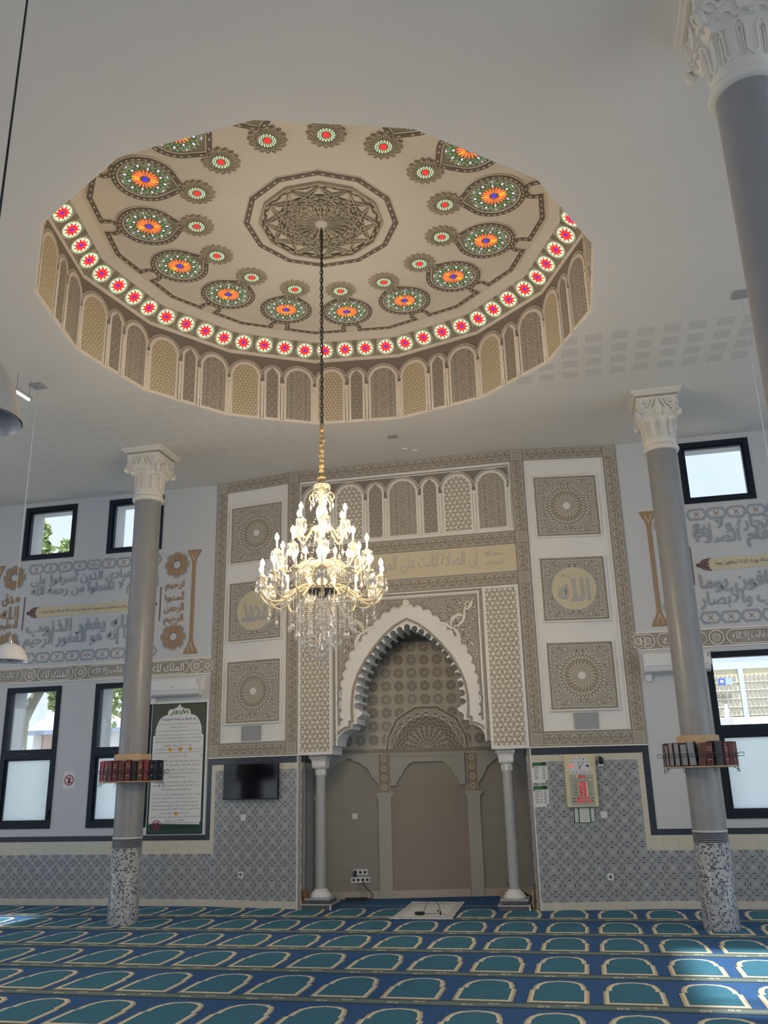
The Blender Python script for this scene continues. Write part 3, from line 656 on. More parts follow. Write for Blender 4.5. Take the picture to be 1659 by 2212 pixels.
# niche blind arches and pilasters
for nm,x0,x1 in (('left',-.40,.565),('right',2.155,3.0)):
    t=thing('blind_arch','cusped plaster arch head over the %s recess of the niche back wall'%nm,'wall relief',(nA.x+nd.x*(x0+x1)/2,nA.y+nd.y*(x0+x1)/2,0),nang,'plaster arch heads in the niche'); w=(x1-x0)/2
    half=[(0,2.115),(.055,2.085),(.07,2.06),(.13,2.045),(.17,2.03),(.215,1.985),(.26,1.95),(.28,1.955),(.31,1.90),(.335,1.835),(.345,1.80),(.375,1.79),(.395,1.75),(.43,1.715),(.445,1.70)]
    half=[(min(x*w/.445,w),z) for x,z in half]
    poly_=[(-w,2.145)]+[(-x,z) for x,z in half[::-1]]+half[1:]+[(w,2.145)]
    b=MB(); b.poly(poly_,-.03,0); b.build('arch_board',npil,t)
    b=MB(); b.strip([(-x,z) for x,z in half[::-1]]+half[1:],.022,-.045,0); b.strip([(-w+.01,1.7),(-w+.01,2.13),(w-.01,2.13),(w-.01,1.7)],.016,-.04,0); b.build('cusped_moulding',npil,t)
    b=MB()
    for s_ in (-1,1):
        b.strip(arcp(s_*w*.72,2.02,.045,0,360,10),.018,-.04,0,closed=True); b.strip([(s_*w*.5,2.09),(s_*w*.62,2.06),(s_*w*.85,2.1)],.014,-.038,0); b.strip([(s_*w*.72,1.97),(s_*w*.8,1.9),(s_*w*.92,1.85)],.018,-.038,0); b.strip(arcp(s_*w*.9,1.79,.03,0,360,8),.012,-.038,0,closed=True)
    b.build('leaf_relief',npil,t)
t=thing('blind_arch','plain stepped plaster arch head over the middle recess of the niche','wall relief',(nA.x+nd.x*1.348,nA.y+nd.y*1.348,0),nang,'plaster arch heads in the niche')
half=[(0,2.032),(.24,2.032),(.30,2.0),(.34,1.945),(.36,1.93),(.375,1.93),(.40,1.88),(.43,1.82),(.445,1.80),(.47,1.795),(.49,1.745),(.51,1.735),(.515,1.655),(.60,1.655)]
b=MB(); b.poly([(-.60,2.145)]+[(-x,z) for x,z in half[::-1]]+half[1:]+[(.60,2.145)],-.03,0); b.build('arch_board',npil,t)
b=MB(); b.strip([(-x,z) for x,z in half[::-1][1:]]+half[1:-1],.03,-.05,0); b.strip([(-.585,1.66),(-.585,2.12),(.585,2.12),(.585,1.66)],.03,-.05,0); b.build('stepped_moulding',npil,t)
b=MB(); b.strip([(-.46,2.02),(-.39,1.95)],.012,-.045,0); b.strip([(.46,2.02),(.39,1.95)],.012,-.045,0); b.strip(arcp(.44,1.9,.05,100,250,8),.012,-.038,0); b.strip(arcp(-.44,1.9,.05,-70,80,8),.012,-.038,0); b.build('leaf_relief',npil,t)
b=MB(); b.box(-.61,-.006,.11,.60,0,1.66); b.build('rose_panel',npink,t)
for nm,xc in (('left',.648),('right',2.066)):
    t=thing('niche_pilaster','flat pale pilaster with flower strip, %s of the middle recess'%nm,'pilaster',(nA.x+nd.x*xc,nA.y+nd.y*xc,0),nang,'pilasters on the niche back wall')
    b=MB(); b.box(-.10,-.035,0,.10,0,1.47); b.build('shaft',npil,t)
    b=MB(); b.box(-.09,-.03,1.55,.09,0,2.145); b.strip(rect(-.09,1.55,.09,2.14),.012,-.036,0,closed=True,mi=1); b.build('flower_strip',[flow,npil],t)
    b=MB(); b.poly([(-.105,1.455),(.105,1.455),(.115,1.50),(.14,1.505),(.14,1.55),(-.14,1.55),(-.14,1.505),(-.115,1.50)],-.05,0); b.strip([(-.03,1.46),(-.03,1.51),(0,1.535),(.03,1.51),(.03,1.46)],.012,-.056,0); b.build('capital',npil,t)
t=thing('niche_pilaster','narrow grey pilaster in the left rear corner of the niche','pilaster',(nA.x+nd.x*-.40,nA.y+nd.y*-.40,0),nang)
b=MB(); b.box(-.055,-.04,0,.055,0,1.45); b.build('shaft',npil,t); b=MB(); b.box(-.075,-.05,1.45,.07,0,1.56); b.build('capital',npil,t); b=MB(); b.box(-.05,-.03,1.56,.05,0,2.14); b.build('relief_strip',flow,t)
# ---- inscriptions on the side walls
def wall_inscr(name,x0,x1,label,s1,s2,s3,s4,clipr=None):
    t=thing(name,label,'inscription',((x0+x1)/2,WY,3.8)); c=(x0+x1)/2; w=(x1-x0)/2; Z=-3.8
    b=MB()
    for zc in (5.455,3.885):
        n=9; p=2*w/n; k=0
        for i in range(n):
            xa=-w+i*p; hx=[(xa+.0,zc+Z),(xa+.05,zc+Z+.075),(xa+p-.05,zc+Z+.075),(xa+p,zc+Z),(xa+p-.05,zc+Z-.075),(xa+.05,zc+Z-.075)]
            b.strip(hx,.036,-.006-.0006*(i%2),0,closed=True)
        b.build('link_border',greyp,t); b=MB()
        for i in range(n):
            xa=-w+i*p+p/2; 
            if i==4: b.strip([(xa-.07,zc+Z),(xa,zc+Z+.022),(xa+.07,zc+Z),(xa,zc+Z-.022)],.012,-.006,0,closed=True)
            else: b.strip([(xa-.035,zc+Z-.035),(xa+.035,zc+Z+.035)],.01,-.006,0); b.strip([(xa-.035,zc+Z+.035),(xa+.035,zc+Z-.035)],.01,-.007,0)
        b.build('copper_crosses',brownp,t); b=MB()
    for i,(s_,zc,xx) in enumerate(((s1,5.24,0),(s2,5.075,.03),('ع',4.9,0),(s3,4.38,0),(s4,4.16,-.03))):
        if i==2: continue
        text(s_,greyp,t,xx,zc+Z-(.03 if i==1 else 0),2*w-.12,.30,-.006-.002*(i%2),name='calligraphy',off=.045)
    b=MB(); b.poly([(-w+.28,.785),(w-.28,.785),(w-.22,.82),(w-.22,.93),(w-.28,.965),(-w+.28,.965),(-w+.22,.93),(-w+.22,.82)],-.008,0); o=b.build('yellow_cartouche',paleb,t)
    text(s1+' '+s2+' '+s3,brownd,o,0,.875,2*w-.62,.085,-.011,name='small_lettering',off=.01)
    for s_ in (-1,1):
        b=MB(); x=s_*(w-.13)
        for k in range(-1,2): b.strip([(x-.09*s_,.875+k*.055),(x-.04*s_,.875+k*.03+.02),(x+.02*s_,.875+k*.03-.01),(x+.09*s_,.875+k*.012)],.022,-.009,0)
        b.poly([(x-.1*s_,.79),(x,.83),(x+.10*s_,.875),(x,.92),(x-.1*s_,.96),(x-.05*s_,.875)][::1],-.006,0)
        b.strip([(x-.12*s_,.785),(x-.02*s_,.80),(x+.03*s_,.84)],.016,-.01,0); b.strip([(x-.12*s_,.965),(x-.02*s_,.95),(x+.03*s_,.91)],.016,-.01,0)
        b.build('bracket_ornament',brownd,o)
    return t
g1,g2,g3,g4='قل يا عبادي الذين أسرفوا على','أنفسهم لا تقنطوا من رحمة الله','إن الله يغفر الذنوب','جميعا إنه هو الغفور الرحيم'
wall_inscr('wall_inscription',-9.34,-6.80,'large grey Arabic inscription with yellow cartouche behind the left pillar',g1,g2,g3,g4)
wall_inscr('wall_inscription',1.81,4.35,'large grey Arabic inscription with yellow cartouche behind the right pillar','رجال لا تلهيهم تجارة ولا بيع','عن ذكر الله وإقام الصلاة','وإيتاء الزكاة يخافون يوما','تتقلب فيه القلوب والأبصار')
def flower(x,z,label):
    t=thing('painted_flower',label,'wall ornament',(x,WY,z),0,'eight petalled painted flowers')
    b=MB()
    for k in range(8):
        a=R(22.5+45*k-22.5); T=Matrix.Rotation(-a,4,'Y'); b.poly([(-.028,.075),(.028,.075),(.058,.15),(.035,.205),(-.035,.205),(-.058,.15)],-.008,0,T=T)
    b.build('petals',brownp,t); b=MB()
    for k in range(8):
        a=R(45*k); T=Matrix.Rotation(-a,4,'Y'); b.strip([(-.035,.065),(.035,.065),(.075,.15),(.045,.222),(-.045,.222),(-.075,.15)],.014,-.006,0,closed=True,T=T)
    b.build('petal_outline',greyp,t)
def kufi(x,z0,z1,words,label):
    t=thing('kufic_inscription',label,'inscription',(x,WY,z0)); n=len(words); h=(z1-z0)/n
    for i,wd in enumerate(words): text(wd,brownp,t,0,h*(n-i-.5),.34,h*.9,-.008,name='lettering',off=.06)
def pilpaint(x,label):
    t=thing('painted_pilaster',label,'wall ornament',(x,WY,3.8),0,'copper painted slender pilasters')
    b=MB(); b.box(-.032,-.008,.2,-.006,0,1.55); b.box(.006,-.008,.2,.032,0,1.55); b.build('shaft',brownp,t)
    b=MB(); b.poly([(-.03,1.50),(.03,1.50),(.055,1.62),(.10,1.69),(.125,1.75),(.125,1.77),(-.125,1.77),(-.125,1.75),(-.10,1.69),(-.055,1.62)],-.009,0); b.strip([(-.05,1.72),(0,1.58),(.05,1.72)],.01,-.011,0,mi=1); b.build('capital',[brownp,white],t)
    b=MB(); b.poly([(-.03,.26),(.03,.26),(.055,.15),(.10,.08),(.125,.02),(.125,0),(-.125,0),(-.125,.02),(-.10,.08),(-.055,.15)],-.009,0); b.strip([(-.05,.04),(0,.18),(.05,.04)],.01,-.011,0,mi=1); b.build('foot',[brownp,white],t)
flower(-6.50,5.33,'brown eight petalled flower right of the left inscription, at the top'); flower(-6.51,4.10,'brown eight petalled flower right of the left inscription, at the foot')
flower(-9.62,5.33,'brown eight petalled flower left of the left inscription, at the top'); flower(-9.61,4.14,'brown eight petalled flower left of the left inscription, behind the pendant lamp')
flower(1.54,5.33,'brown eight petalled flower mostly behind the right pillar, at the top'); flower(1.54,4.08,'brown eight petalled flower mostly behind the right pillar, at the foot')
kufi(-6.52,4.29,5.06,['لرحيم','أمنوا','الرحمن','الرحيم'],'brown kufic letters between two flowers beside the left pillar')
kufi(-9.64,4.34,5.05,['صدق','الله','العظيم'],'brown kufic letters between two flowers at the left edge'); kufi(1.54,4.29,5.05,['صدق','الله','العظيم'],'brown kufic letters mostly behind the right pillar')
pilpaint(-6.19,'copper painted slender pilaster right of the left inscription'); pilpaint(-9.95,'copper painted slender pilaster at the left edge'); pilpaint(1.245,'copper painted slender pilaster left of the right pillar')
for x,nm in ((-6.775,'right end of the left inscription'),(-9.365,'left end of the left inscription'),(1.79,'left end of the right inscription')):
    b=MB(); b.box(-.009,-.008,0,.009,0,.58); tag(b.build('painted_line',brownd,None,(x,WY,4.385)),'thin dark vertical line at the %s'%nm,'wall ornament','thin lines ending the inscriptions')
# relief text band along both walls
def textband(name,xa,xb,ros,label):
    t=thing(name,label,'relief frieze',((xa+xb)/2,WY,3.47)); c=(xa+xb)/2
    b=MB(); b.box(xa-c,-.014,0,xb-c,0,.25); b.build('frieze_board',M(name+'_ground',rough=.7,fn=lambda o,x,y,z:(lambda m:(mixc(m,(.28,.25,.21),(.50,.47,.42)),m))(curls(o,x,z,24.,24.)),bump=.4,dist=.005),t)
    b=MB(); b.box(xa-c,-.022,-.012,xb-c,0,.008); b.box(xa-c,-.022,.242,xb-c,0,.262); b.build('edge_moulding',plaster,t)
    w2=['الملك لله','لا غالب إلا الله']; i=0; mb=MB(); rb=MB()
    for x in ros:
        mb.strip(arcp(x-c,.125,.10,0,360,20)[:-1],.014,-.026,0,closed=True); rb.strip(arcp(x-c,.125,.085,0,360,20)[:-1],.012,-.02,0,closed=True)
        for k in range(8): mb.strip([(x-c+.02*cos(k*PI/4),.125+.02*sin(k*PI/4)),(x-c+.065*cos(k*PI/4),.125+.065*sin(k*PI/4))],.012,-.022,0)
        mb.strip(arcp(x-c,.125,.055,0,360,12)[:-1],.008,-.022,0,closed=True)
    rs=sorted(ros)
    for a,d in zip(rs,rs[1:]):
        if d-a<.5: continue
        l,r_=a+.14-c,d-.14-c; mb.strip(arcp(r_-.10,.125,.10,-90,90,8)+arcp(l+.10,.125,.10,90,270,8),.012,-.026,0,closed=True); rb.strip(arcp(r_-.10,.125,.086,-90,90,8)+arcp(l+.10,.125,.086,90,270,8),.010,-.02,0,closed=True)
        text(w2[i%2],lettw,t,(l+r_)/2,.125,(r_-l)-.16,.13,-.024,off=.045); i+=1
    mb.build('cartouche_moulding',plaster,t); rb.build('rope_lines',ropem,t)
textband('relief_frieze',-12,-5.80,[-5.87,-6.06,-7.06,-8.15,-9.10,-10.1,-11.1],'carved plaster frieze of Arabic cartouches above the left windows')
textband('relief_frieze',.87,8,[.90,1.03,1.99,2.95,3.9],'carved plaster frieze of Arabic cartouches above the right window')
# ================= DOME
dm=thing('dome','shallow fifteen sided decorated dome recess with coloured glass in the white ceiling','dome',(DC[0],DC[1],CZ))
ap=3.04*cos(R(12)); hs=3.04*sin(R(12))
def vis(phi): p=(phi+360)%360; return p<245 or p>338
proto={}
for k in range(15):
    phi=96.6+24*k; rz=R(phi-90); T=dict(loc=(ap*cos(R(phi)),ap*sin(R(phi)),0),rot=(0,0,rz))
    b=MB(); b.box(-hs-.01,0,.004,hs+.01,.06,1.05); sd_=b.build('drum_side',domep,dm,**T)
    if vis(phi):
        if 'side' not in proto:
            tmp=[c for c in ()]
            arcade(sd_,[('A',.485),('B',.292),('C',.487)],-.632,.015,.995,.64,'d')
            b=MB(); b.box(-hs,-.015,.004,hs,0,.016); b.build('foot_moulding',domep,sd_); b=MB(); b.box(-hs,-.012,.995,hs,0,1.04); b.build('cornice_moulding',domep,sd_); proto['side']=sd_
        else:
            for c in kids(proto['side']): dup(c,sd_)
    # tilted rosette band
    wb=2.9*sin(R(12))
    b=MB(); b.add([(-3.04*sin(R(12)),0,0),(3.04*sin(R(12)),0,0),(2.78*sin(R(12)),0,.306),(-2.78*sin(R(12)),0,.306)],[(0,1,2,3)])
    bd=b.build('rosette_band',bandm,dm,loc=((ap-.005)*cos(R(phi)),(ap-.005)*sin(R(phi)),1.03),rot=(R(56.2),0,rz))
    b=MB(); b.strip([(-.62,.008),(.62,.008)],.016,-.014,0); b.strip([(-.575,.300),(.575,.300)],.012,-.01,0); b.build('band_moulding',domep,bd)
    if vis(phi):
        for u in (-.452,-.151,.151,.452):
            if 'ros' not in proto:
                b=MB(); b.strip(arcp(0,0,.127,0,360,24)[:-1],.012,-.012,0,closed=True); b.poly(arcp(0,0,.125,0,360,24)[:-1],-.004,0,mi=1)
                rs=b.build('rosette_window',[domep,rosb],bd,loc=(u,0,.155)); g=MB()
                g.poly(arcp(0,0,.017,0,360,10)[:-1],-.012,-.004,mi=1)
                for j in range(10):
                    a=j*PI/5; Tm=Matrix.Rotation(a,4,'Y'); g.poly([(-.008,.027),(.008,.027),(.017,.055),(.011,.078),(0,.084),(-.011,.078),(-.017,.055)],-.012,-.004,mi=0,T=Tm)
                    Tm=Matrix.Rotation(a+PI/10,4,'Y'); g.poly([(-.004,.062),(.004,.062),(.017,.092),(.012,.110),(-.012,.110),(-.017,.092)],-.012,-.004,mi=2,T=Tm)
                    Tm=Matrix.Rotation(a,4,'Y'); g.poly(arcp(0,.105,.009,0,360,8)[:-1],-.012,-.004,mi=2,T=Tm)
                g.build('stained_glass',[g_red,g_blue,g_white],rs); proto['ros']=rs
            else: dup(proto['ros'],bd,loc=(u,0,.155))
# ceiling disc of the dome, slope and borders (local z = 1.25 -> 7.95)
b=MB(); ZD=1.25
o1=ngon(2.79,15,12.6-0); i1=ngon(2.66,15,12.6)
b.add([(x,y,1.195) for x,y in o1]+[(x,y,ZD) for x,y in i1],[(k,(k+1)%15,15+(k+1)%15,15+k) for k in range(15)]); b.poly(ngon(2.662,15,12.6),ZD,ZD+.05,axis='z'); b.build('dome_ceiling',domep,dm)
def dashes(mb,pts,step,closed=False,z=-.0):
    P=pts+([pts[0]] if closed else [])
    for a,c in zip(P,P[1:]):
        d=Vector((c[0]-a[0],c[1]-a[1])); L=d.length; n=max(1,round(L/step)); d.normalize(); q=Vector((-d.y,d.x))
        for i in range(n):
            m=Vector(a)+d*(L*(i+.5)/n); mb.poly([tuple(m+d*.022),tuple(m+q*.011),tuple(m-d*.022),tuple(m-q*.011)],z,z+.01,axis='z',mi=1)
def line_(name,pts,w,z,closed=False,mats=None,step=.11,parent=None,rim=.012,**T):
    mb=MB(); mb.strip(pts,w,z,z+.02,closed=closed,axis='z'); dashes(mb,pts,step,closed,z-.004)
    mb.strip([(x,y) for x,y in pts],w+2*rim,z+.008,z+.02,closed=closed,axis='z',mi=2)
    return mb.build(name,[dbord,plaster,domep],parent,**T)
for k in range(15):
    phi=96.6+24*k; ax=2.575*cos(R(12)); hx=2.575*sin(R(12)); rz=R(phi-90)
    if 'med' in proto: dup(proto['bor'],dm,loc=(0,0,ZD),rot=(0,0,rz)); dup(proto['med'],dm,loc=(0,0,ZD),rot=(0,0,rz)); dup(proto['sta'],dm,loc=(0,0,ZD),rot=(0,0,rz)); continue
    proto['bor']=line_('knit_border',[(-hx,ax),(-.115,ax),(-.115,2.43),(-.085,2.375),(0,2.35),(.085,2.375),(.115,2.43),(.115,ax),(hx,ax)][::1],.055,-.018,parent=dm,loc=(0,0,ZD),rot=(0,0,rz))
    ring=[(.325*cos(R(a)),2.007+.325*sin(R(a))) for a in range(-50,231,12)]+[(-.13,1.70),(0,1.60),(.13,1.70)]
    md=line_('teardrop_medallion',ring,.055,-.022,closed=True,parent=dm,loc=(0,0,ZD),rot=(0,0,rz)); proto['med']=md
    g=MB(); g.poly([(x*.9,2.0+(y-2.0)*.9) for x,y in ring],-.006,0,axis='z',mi=0); g.strip([(x*.89,2.0+(y-2.0)*.89) for x,y in ring],.014,-.016,0,closed=True,axis='z',mi=1)
    for j in range(24):
        a=j*PI/12
        for r0,r1 in ((.20,.265),): g.strip([(r0*cos(a),2.007+r0*sin(a)),(r1*cos(a+.13),2.007+r1*sin(a+.13))],.008,-.012,0,axis='z',mi=1); g.strip([(r0*cos(a),2.007+r0*sin(a)),(r1*cos(a-.13),2.007+r1*sin(a-.13))],.008,-.012,0,axis='z',mi=1)
    g.build('glass_tracery',[rosb,domep],md)
    g=MB(); C2=(0,2.007)
    def pet(a,r0,r1,w,mi):
        c_,s_=cos(a),sin(a); P=[(r0,-w*.5),(r0,w*.5),((r0+r1)/2,w),(r1,w*.4),(r1,-w*.4),((r0+r1)/2,-w)]
        g.poly([(C2[0]+x*c_-y*s_,C2[1]+x*s_+y*c_) for x,y in P],-.016,-.005,axis='z',mi=mi)
    g.poly([(C2[0]+x,C2[1]+y) for x,y in arcp(0,0,.026,0,360,10)[:-1]],-.016,-.005,axis='z',mi=1)
    for j in range(20): a=j*PI/10; pet(a,.058,.142,.0085,5 if j in (4,5,15) else 0)
    for j in range(18): a=j*PI/9; pet(a,.160,.184,.009,3 if j%3 else 4)
    for j in range(18): a=j*PI/9+PI/18; pet(a,.198,.226,.010,3 if j%3!=1 else 4)
    for j in range(18): a=j*PI/9; pet(a,.240,.256,.007,4 if j%3==0 else 3)
    g.build('stained_glass',[g_or,g_blue,g_white,g_green,g_cl,g_y],md)
    s=MB(); P=[]
    for j in range(32): r=.205 if j%2==0 else .172; P.append((r*cos(j*PI/16),1.45+r*sin(j*PI/16)))
    s.poly(P,-.02,0,axis='z')
    for j in range(16):
        a=j*PI/8; q=lambda r,t:(r*cos(t),1.45+r*sin(t))
        s.strip([q(.195,a),q(.115,a+1.05)],.011,-.028,0,axis='z'); s.strip([q(.195,a),q(.115,a-1.05)],.011,-.028,0,axis='z')
    so=s.build('star_rosette',[starp],dm,loc=(0,0,ZD),rot=(0,0,rz)); proto['sta']=so
    g=MB(); g.poly(arcp(0,1.45,.10,0,360,20)[:-1],-.024,-.018,axis='z',mi=2); g.poly(arcp(0,1.45,.034,0,360,12)[:-1],-.032,-.02,axis='z',mi=0)
    for j in range(16):
        a=j*PI/8; g.poly(arcp(.082*cos(a),1.45+.082*sin(a),.0075,0,360,8)[:-1],-.032,-.02,axis='z',mi=1); g.poly(arcp(.060*cos(a+.2),1.45+.060*sin(a+.2),.0055,0,360,6)[:-1],-.032,-.02,axis='z',mi=1)
    g.build('stained_glass',[g_red,g_white,rosb],so)
line_('twelve_sided_border',ngon(.865,12,14.2),.06,-.018,closed=True,parent=dm,loc=(0,0,ZD))
c1=MB(); c1.strip(ngon(.675,12,14.2),.045,-.025,0,closed=True,axis='z'); c1.strip(ngon(.71,12,14.2),.02,-.035,0,closed=True,axis='z',mi=1)
for k in range(12):
    for st in (3,4):
        a0=R(14.2+30*k); a1=R(14.2+30*(k+st)); c1.strip([(.655*cos(a0),.655*sin(a0)),(.655*cos(a1),.655*sin(a1))],.013,-.028-.002*st,0,axis='z',mi=1)
c1.build('inner_border',[star12,starp],dm,loc=(0,0,ZD))
c1=MB(); c1.poly(arcp(0,0,.50,0,360,36)[:-1],-.016,0,axis='z'); 
for k in range(24):
    a=k*PI/12; c1.strip([(.07*cos(a),.07*sin(a)),(.30*cos(a),.30*sin(a)),(.36*cos(a+.1),.36*sin(a+.1))],.012,-.034,0,axis='z',mi=1); 
    c1.strip([(.36*cos(a+.1),.36*sin(a+.1)),(.40*cos(a),.40*sin(a)),(.36*cos(a-.1),.36*sin(a-.1))],.010,-.03,0,axis='z',mi=1)
    if k%4==1: c1.poly([(r*cos(a+d_),r*sin(a+d_)) for r,d_ in ((.12,-.06),(.12,.06),(.27,.09),(.31,0),(.27,-.09))],-.020,0,axis='z',mi=1)
    c1.poly(arcp(.39*cos(a+PI/24),.39*sin(a+PI/24),.02,0,360,5)[:-1],-.022,0,axis='z',mi=1); c1.poly(arcp(.335*cos(a),.335*sin(a),.015,0,360,5)[:-1],-.022,0,axis='z',mi=1)
c1.build('star_rosette_centre',[star12,starp],dm,loc=(0,0,ZD))
c1=MB(); c1.lathe([(0,-.09),(.03,-.085),(.05,-.06),(.075,-.03),(.08,0)],20); c1.build('ceiling_boss',domep,dm,loc=(0,0,ZD))
# ================= PILLARS
def pillar(x,y,label,base=True):
    t=thing('pillar',label,'column',(x,y,0),0,'round grey pillars')
    b=MB(); b.lathe([(.195,1.07),(.195,5.9)],48); b.build('shaft',marble,t)
    b=MB(); b.lathe([(.200,0),(.200,1.065),(.19,1.066)],48); b.build('mosaic_base',mosaic,t)
    b=MB(); b.lathe([(.20,1.062),(.203,1.066),(.203,1.078),(.195,1.082)],48); b.build('white_joint',white,t)
    b=MB(); b.lathe([(.195,5.885),(.232,5.89),(.240,5.92),(.228,5.955),(.21,5.965),(.205,5.985),(.218,6.0),(.21,6.02)],48)
    def fl_(a,z): return (.035*max(0,cos(a*10))**.6 if cos(a*10)>0 else 0)*min(1,max(0,(z-6.02)/.03))*min(1,max(0,(6.36-z)/.02))
    b.lathe([(.205,6.015),(.205,6.03),(.207,6.06),(.210,6.12),(.213,6.2),(.22,6.27),(.235,6.33),(.24,6.36),(.2,6.4)],80,flute=fl_)
    rb_=lambda z_:.207+.03*max(0,(z_-6.05)/.31)**1.4
    sp=[];N_=10;h_=PI/N_
    for k in range(N_):
        a0=k*2*h_
        for z_ in (6.09,6.15,6.21,6.26): sp.append((a0,z_))
        for j in (1,2,3): sp.append((a0+h_*j/4,6.27+.05*sin(PI*j/4)))
        for z_ in (6.26,6.21,6.15,6.09): sp.append((a0+h_,z_))
        for j in (1,2,3): sp.append((a0+h_+h_*j/4,6.085-.03*sin(PI*j/4)))
    b.tube([((rb_(z_)+.004)*cos(a_),(rb_(z_)+.004)*sin(a_),z_) for a_,z_ in sp],.011,6,closed=True)
    for k in range(N_):
        a0=k*2*h_; U=[(a0+h_*.3,6.05),(a0+h_*.3,6.24),(a0+h_*.5,6.265),(a0+h_*.7,6.24),(a0+h_*.7,6.05)]
        b.tube([((rb_(z_)+.002)*cos(a_),(rb_(z_)+.002)*sin(a_),z_) for a_,z_ in U],.006,5)
    b.build('fluted_bell',capm,t)
    b=MB(); h=.255
    prof=[(.20,6.30),(.235,6.34),(h,6.38),(h+.008,6.44),(h-.012,6.5),(h+.006,6.57),(h+.01,6.61)]
    n=len(prof)
    for i in range(n-1):
        (a,z0),(c,z1)=prof[i],prof[i+1]; b.add([(-a,-a,z0),(a,-a,z0),(a,a,z0),(-a,a,z0),(-c,-c,z1),(c,-c,z1),(c,c,z1),(-c,c,z1)],[(0,1,5,4),(1,2,6,5),(2,3,7,6),(3,0,4,7)])
    b.box(-.2,-.2,6.28,.2,.2,6.32)
    for q in range(4):
        T=Matrix.Rotation(q*PI/2,4,'Z')
        for s_ in (-1,1):
            b.strip(arcp(s_*.165,6.53,.055,90,90+s_*-300,10),.022,-h-.022,-h+.03,T=T); b.strip([(s_*.165,6.40),(s_*.11,6.44),(s_*.07,6.52),(s_*.045,6.59)],.022,-h-.02,-h+.03,T=T); b.strip(arcp(s_*.2,6.42,.04,0,300,8),.018,-h-.02,-h+.03,T=T)
        b.poly([(-.035,6.36),(.035,6.36),(.05,6.44),(.0,6.58),(-.05,6.44)],-h-.025,-h+.03,T=T)
        for s_ in (-1,0,1): b.strip(arcp(s_*.105,6.33,.045,0,180,8),.016,-.262,-.2,T=T)
        b.tube([(h-.02,-h+.02,6.31),(h+.01,-h-.01,6.34),(h+.015,-h-.015,6.40)],[.02,.035,.03],6,T=T)
    b.build('carved_block',capm,t)
    b=MB(); b.box(-.262,-.262,6.605,.262,.262,6.635,mi=0); b.box(-.30,-.30,6.635,.30,.30,6.66,mi=1); b.box(-.33,-.33,6.66,.33,.33,6.6995,mi=1)
    b.build('abacus',[ropem,capm],t); return t
pillar(-6.21,11.51,'grey round pillar with mosaic foot in front of the left windows'); pillar(1.36,11.50,'grey round pillar with mosaic foot in front of the right window'); pillar(1.40,4.97,'nearest round pillar with large capital cut by the top right corner')
def mcolumn(x,y,label):
    t=thing('marble_column',label,'column',(x,y,0),0,'small columns of the mihrab')
    b=MB(); b.lathe([(.073,.25),(.076,.6),(.073,1.86)],24); b.build('shaft',marbl4,t)
    b=MB(); b.box(-.225,-.225,.055,.225,.225,.075,mi=1); b.box(-.215,-.215,.0,.215,.215,.055,mi=0); b.box(-.185,-.185,.085,.185,.185,.125,mi=0); b.box(-.195,-.195,.122,.195,.195,.14,mi=1); b.build('stepped_plinth',[marb3,marbl4],t)
    b=MB(); b.box(.20,-.236,.0,.22,-.216,.055); b.build('plinth_foot',plast,t)
    b=MB(); b.lathe([(.15,.14),(.16,.15),(.16,.165),(.145,.175),(.14,.185),(.135,.20),(.115,.225),(.095,.235),(.10,.25),(.073,.256)],28); b.build('round_base',marb2,t)
    b=MB(); b.lathe([(.07,1.83),(.075,1.84),(.066,1.86),(.068,1.90),(.075,1.93)],24); 
    for q in range(8):
        T=Matrix.Rotation(q*PI/4,4,'Z'); b.poly([(-.02,1.84),(.02,1.84),(.024,1.89),(0,1.935),(-.024,1.89)],-.082,-.05,T=T); b.bead((0,-.095,1.945),.018,.016,T=T)
    for i,(a,z0,c,z1) in enumerate(((.07,1.925,.095,1.945),(.095,1.945,.105,1.965),(.105,1.965,.108,2.045),(.108,2.045,.12,2.055),(.12,2.055,.12,2.075))): b.add([(-a,-a,z0),(a,-a,z0),(a,a,z0),(-a,a,z0),(-c,-c,z1),(c,-c,z1),(c,c,z1),(-c,c,z1)],[(0,1,5,4),(1,2,6,5),(2,3,7,6),(3,0,4,7)])
    b.build('carved_capital',marb2,t)
    b=MB(); b.box(-.14,-.15,2.075,.14,.15,2.134); b.build('impost_block',npil,t)
mcolumn(-3.94,13.11,'small grey marble column on stepped plinth, left side of the mihrab'); mcolumn(-1.125,13.09,'small grey marble column on stepped plinth, right side of the mihrab')
# ================= CARPET
cx0,cy0,cdx,cdy=-.02966,7.80868,.60384,1.10755
t=MB(); t.poly(rect(-12,-4,8,13.18),0.0,-.02,axis='z',mi=0)
t.poly([(-4.22,13.18),(-.80,13.18),(-1.0,14.6),(-4.29,13.88)],0.0,-.02,axis='z',mi=0)
outl=[(0,0),(0,.437),(.022,.444),(.026,.56),(.054,.675),(.115,.765),(.245,.805),(.37,.780),(.437,.700),(.466,.56),(.468,.450),(.492,.440),(.492,0)]
inl=[(.020,.018),(.020,.437),(.044,.446),(.044,.555),(.070,.662),(.125,.745),(.245,.785),(.362,.758),(.420,.685),(.447,.555),(.449,.446),(.472,.437),(.472,.018)]
inn=[(.045,.05),(.046,.450),(.074,.462),(.074,.555),(.097,.655),(.152,.727),(.245,.762),(.34,.735),(.398,.675),(.422,.555),(.424,.460),(.449,.448),(.450,.05)]
def cp_(pts,dx,dy): return [(dx+x,dy+y) for x,y in pts]
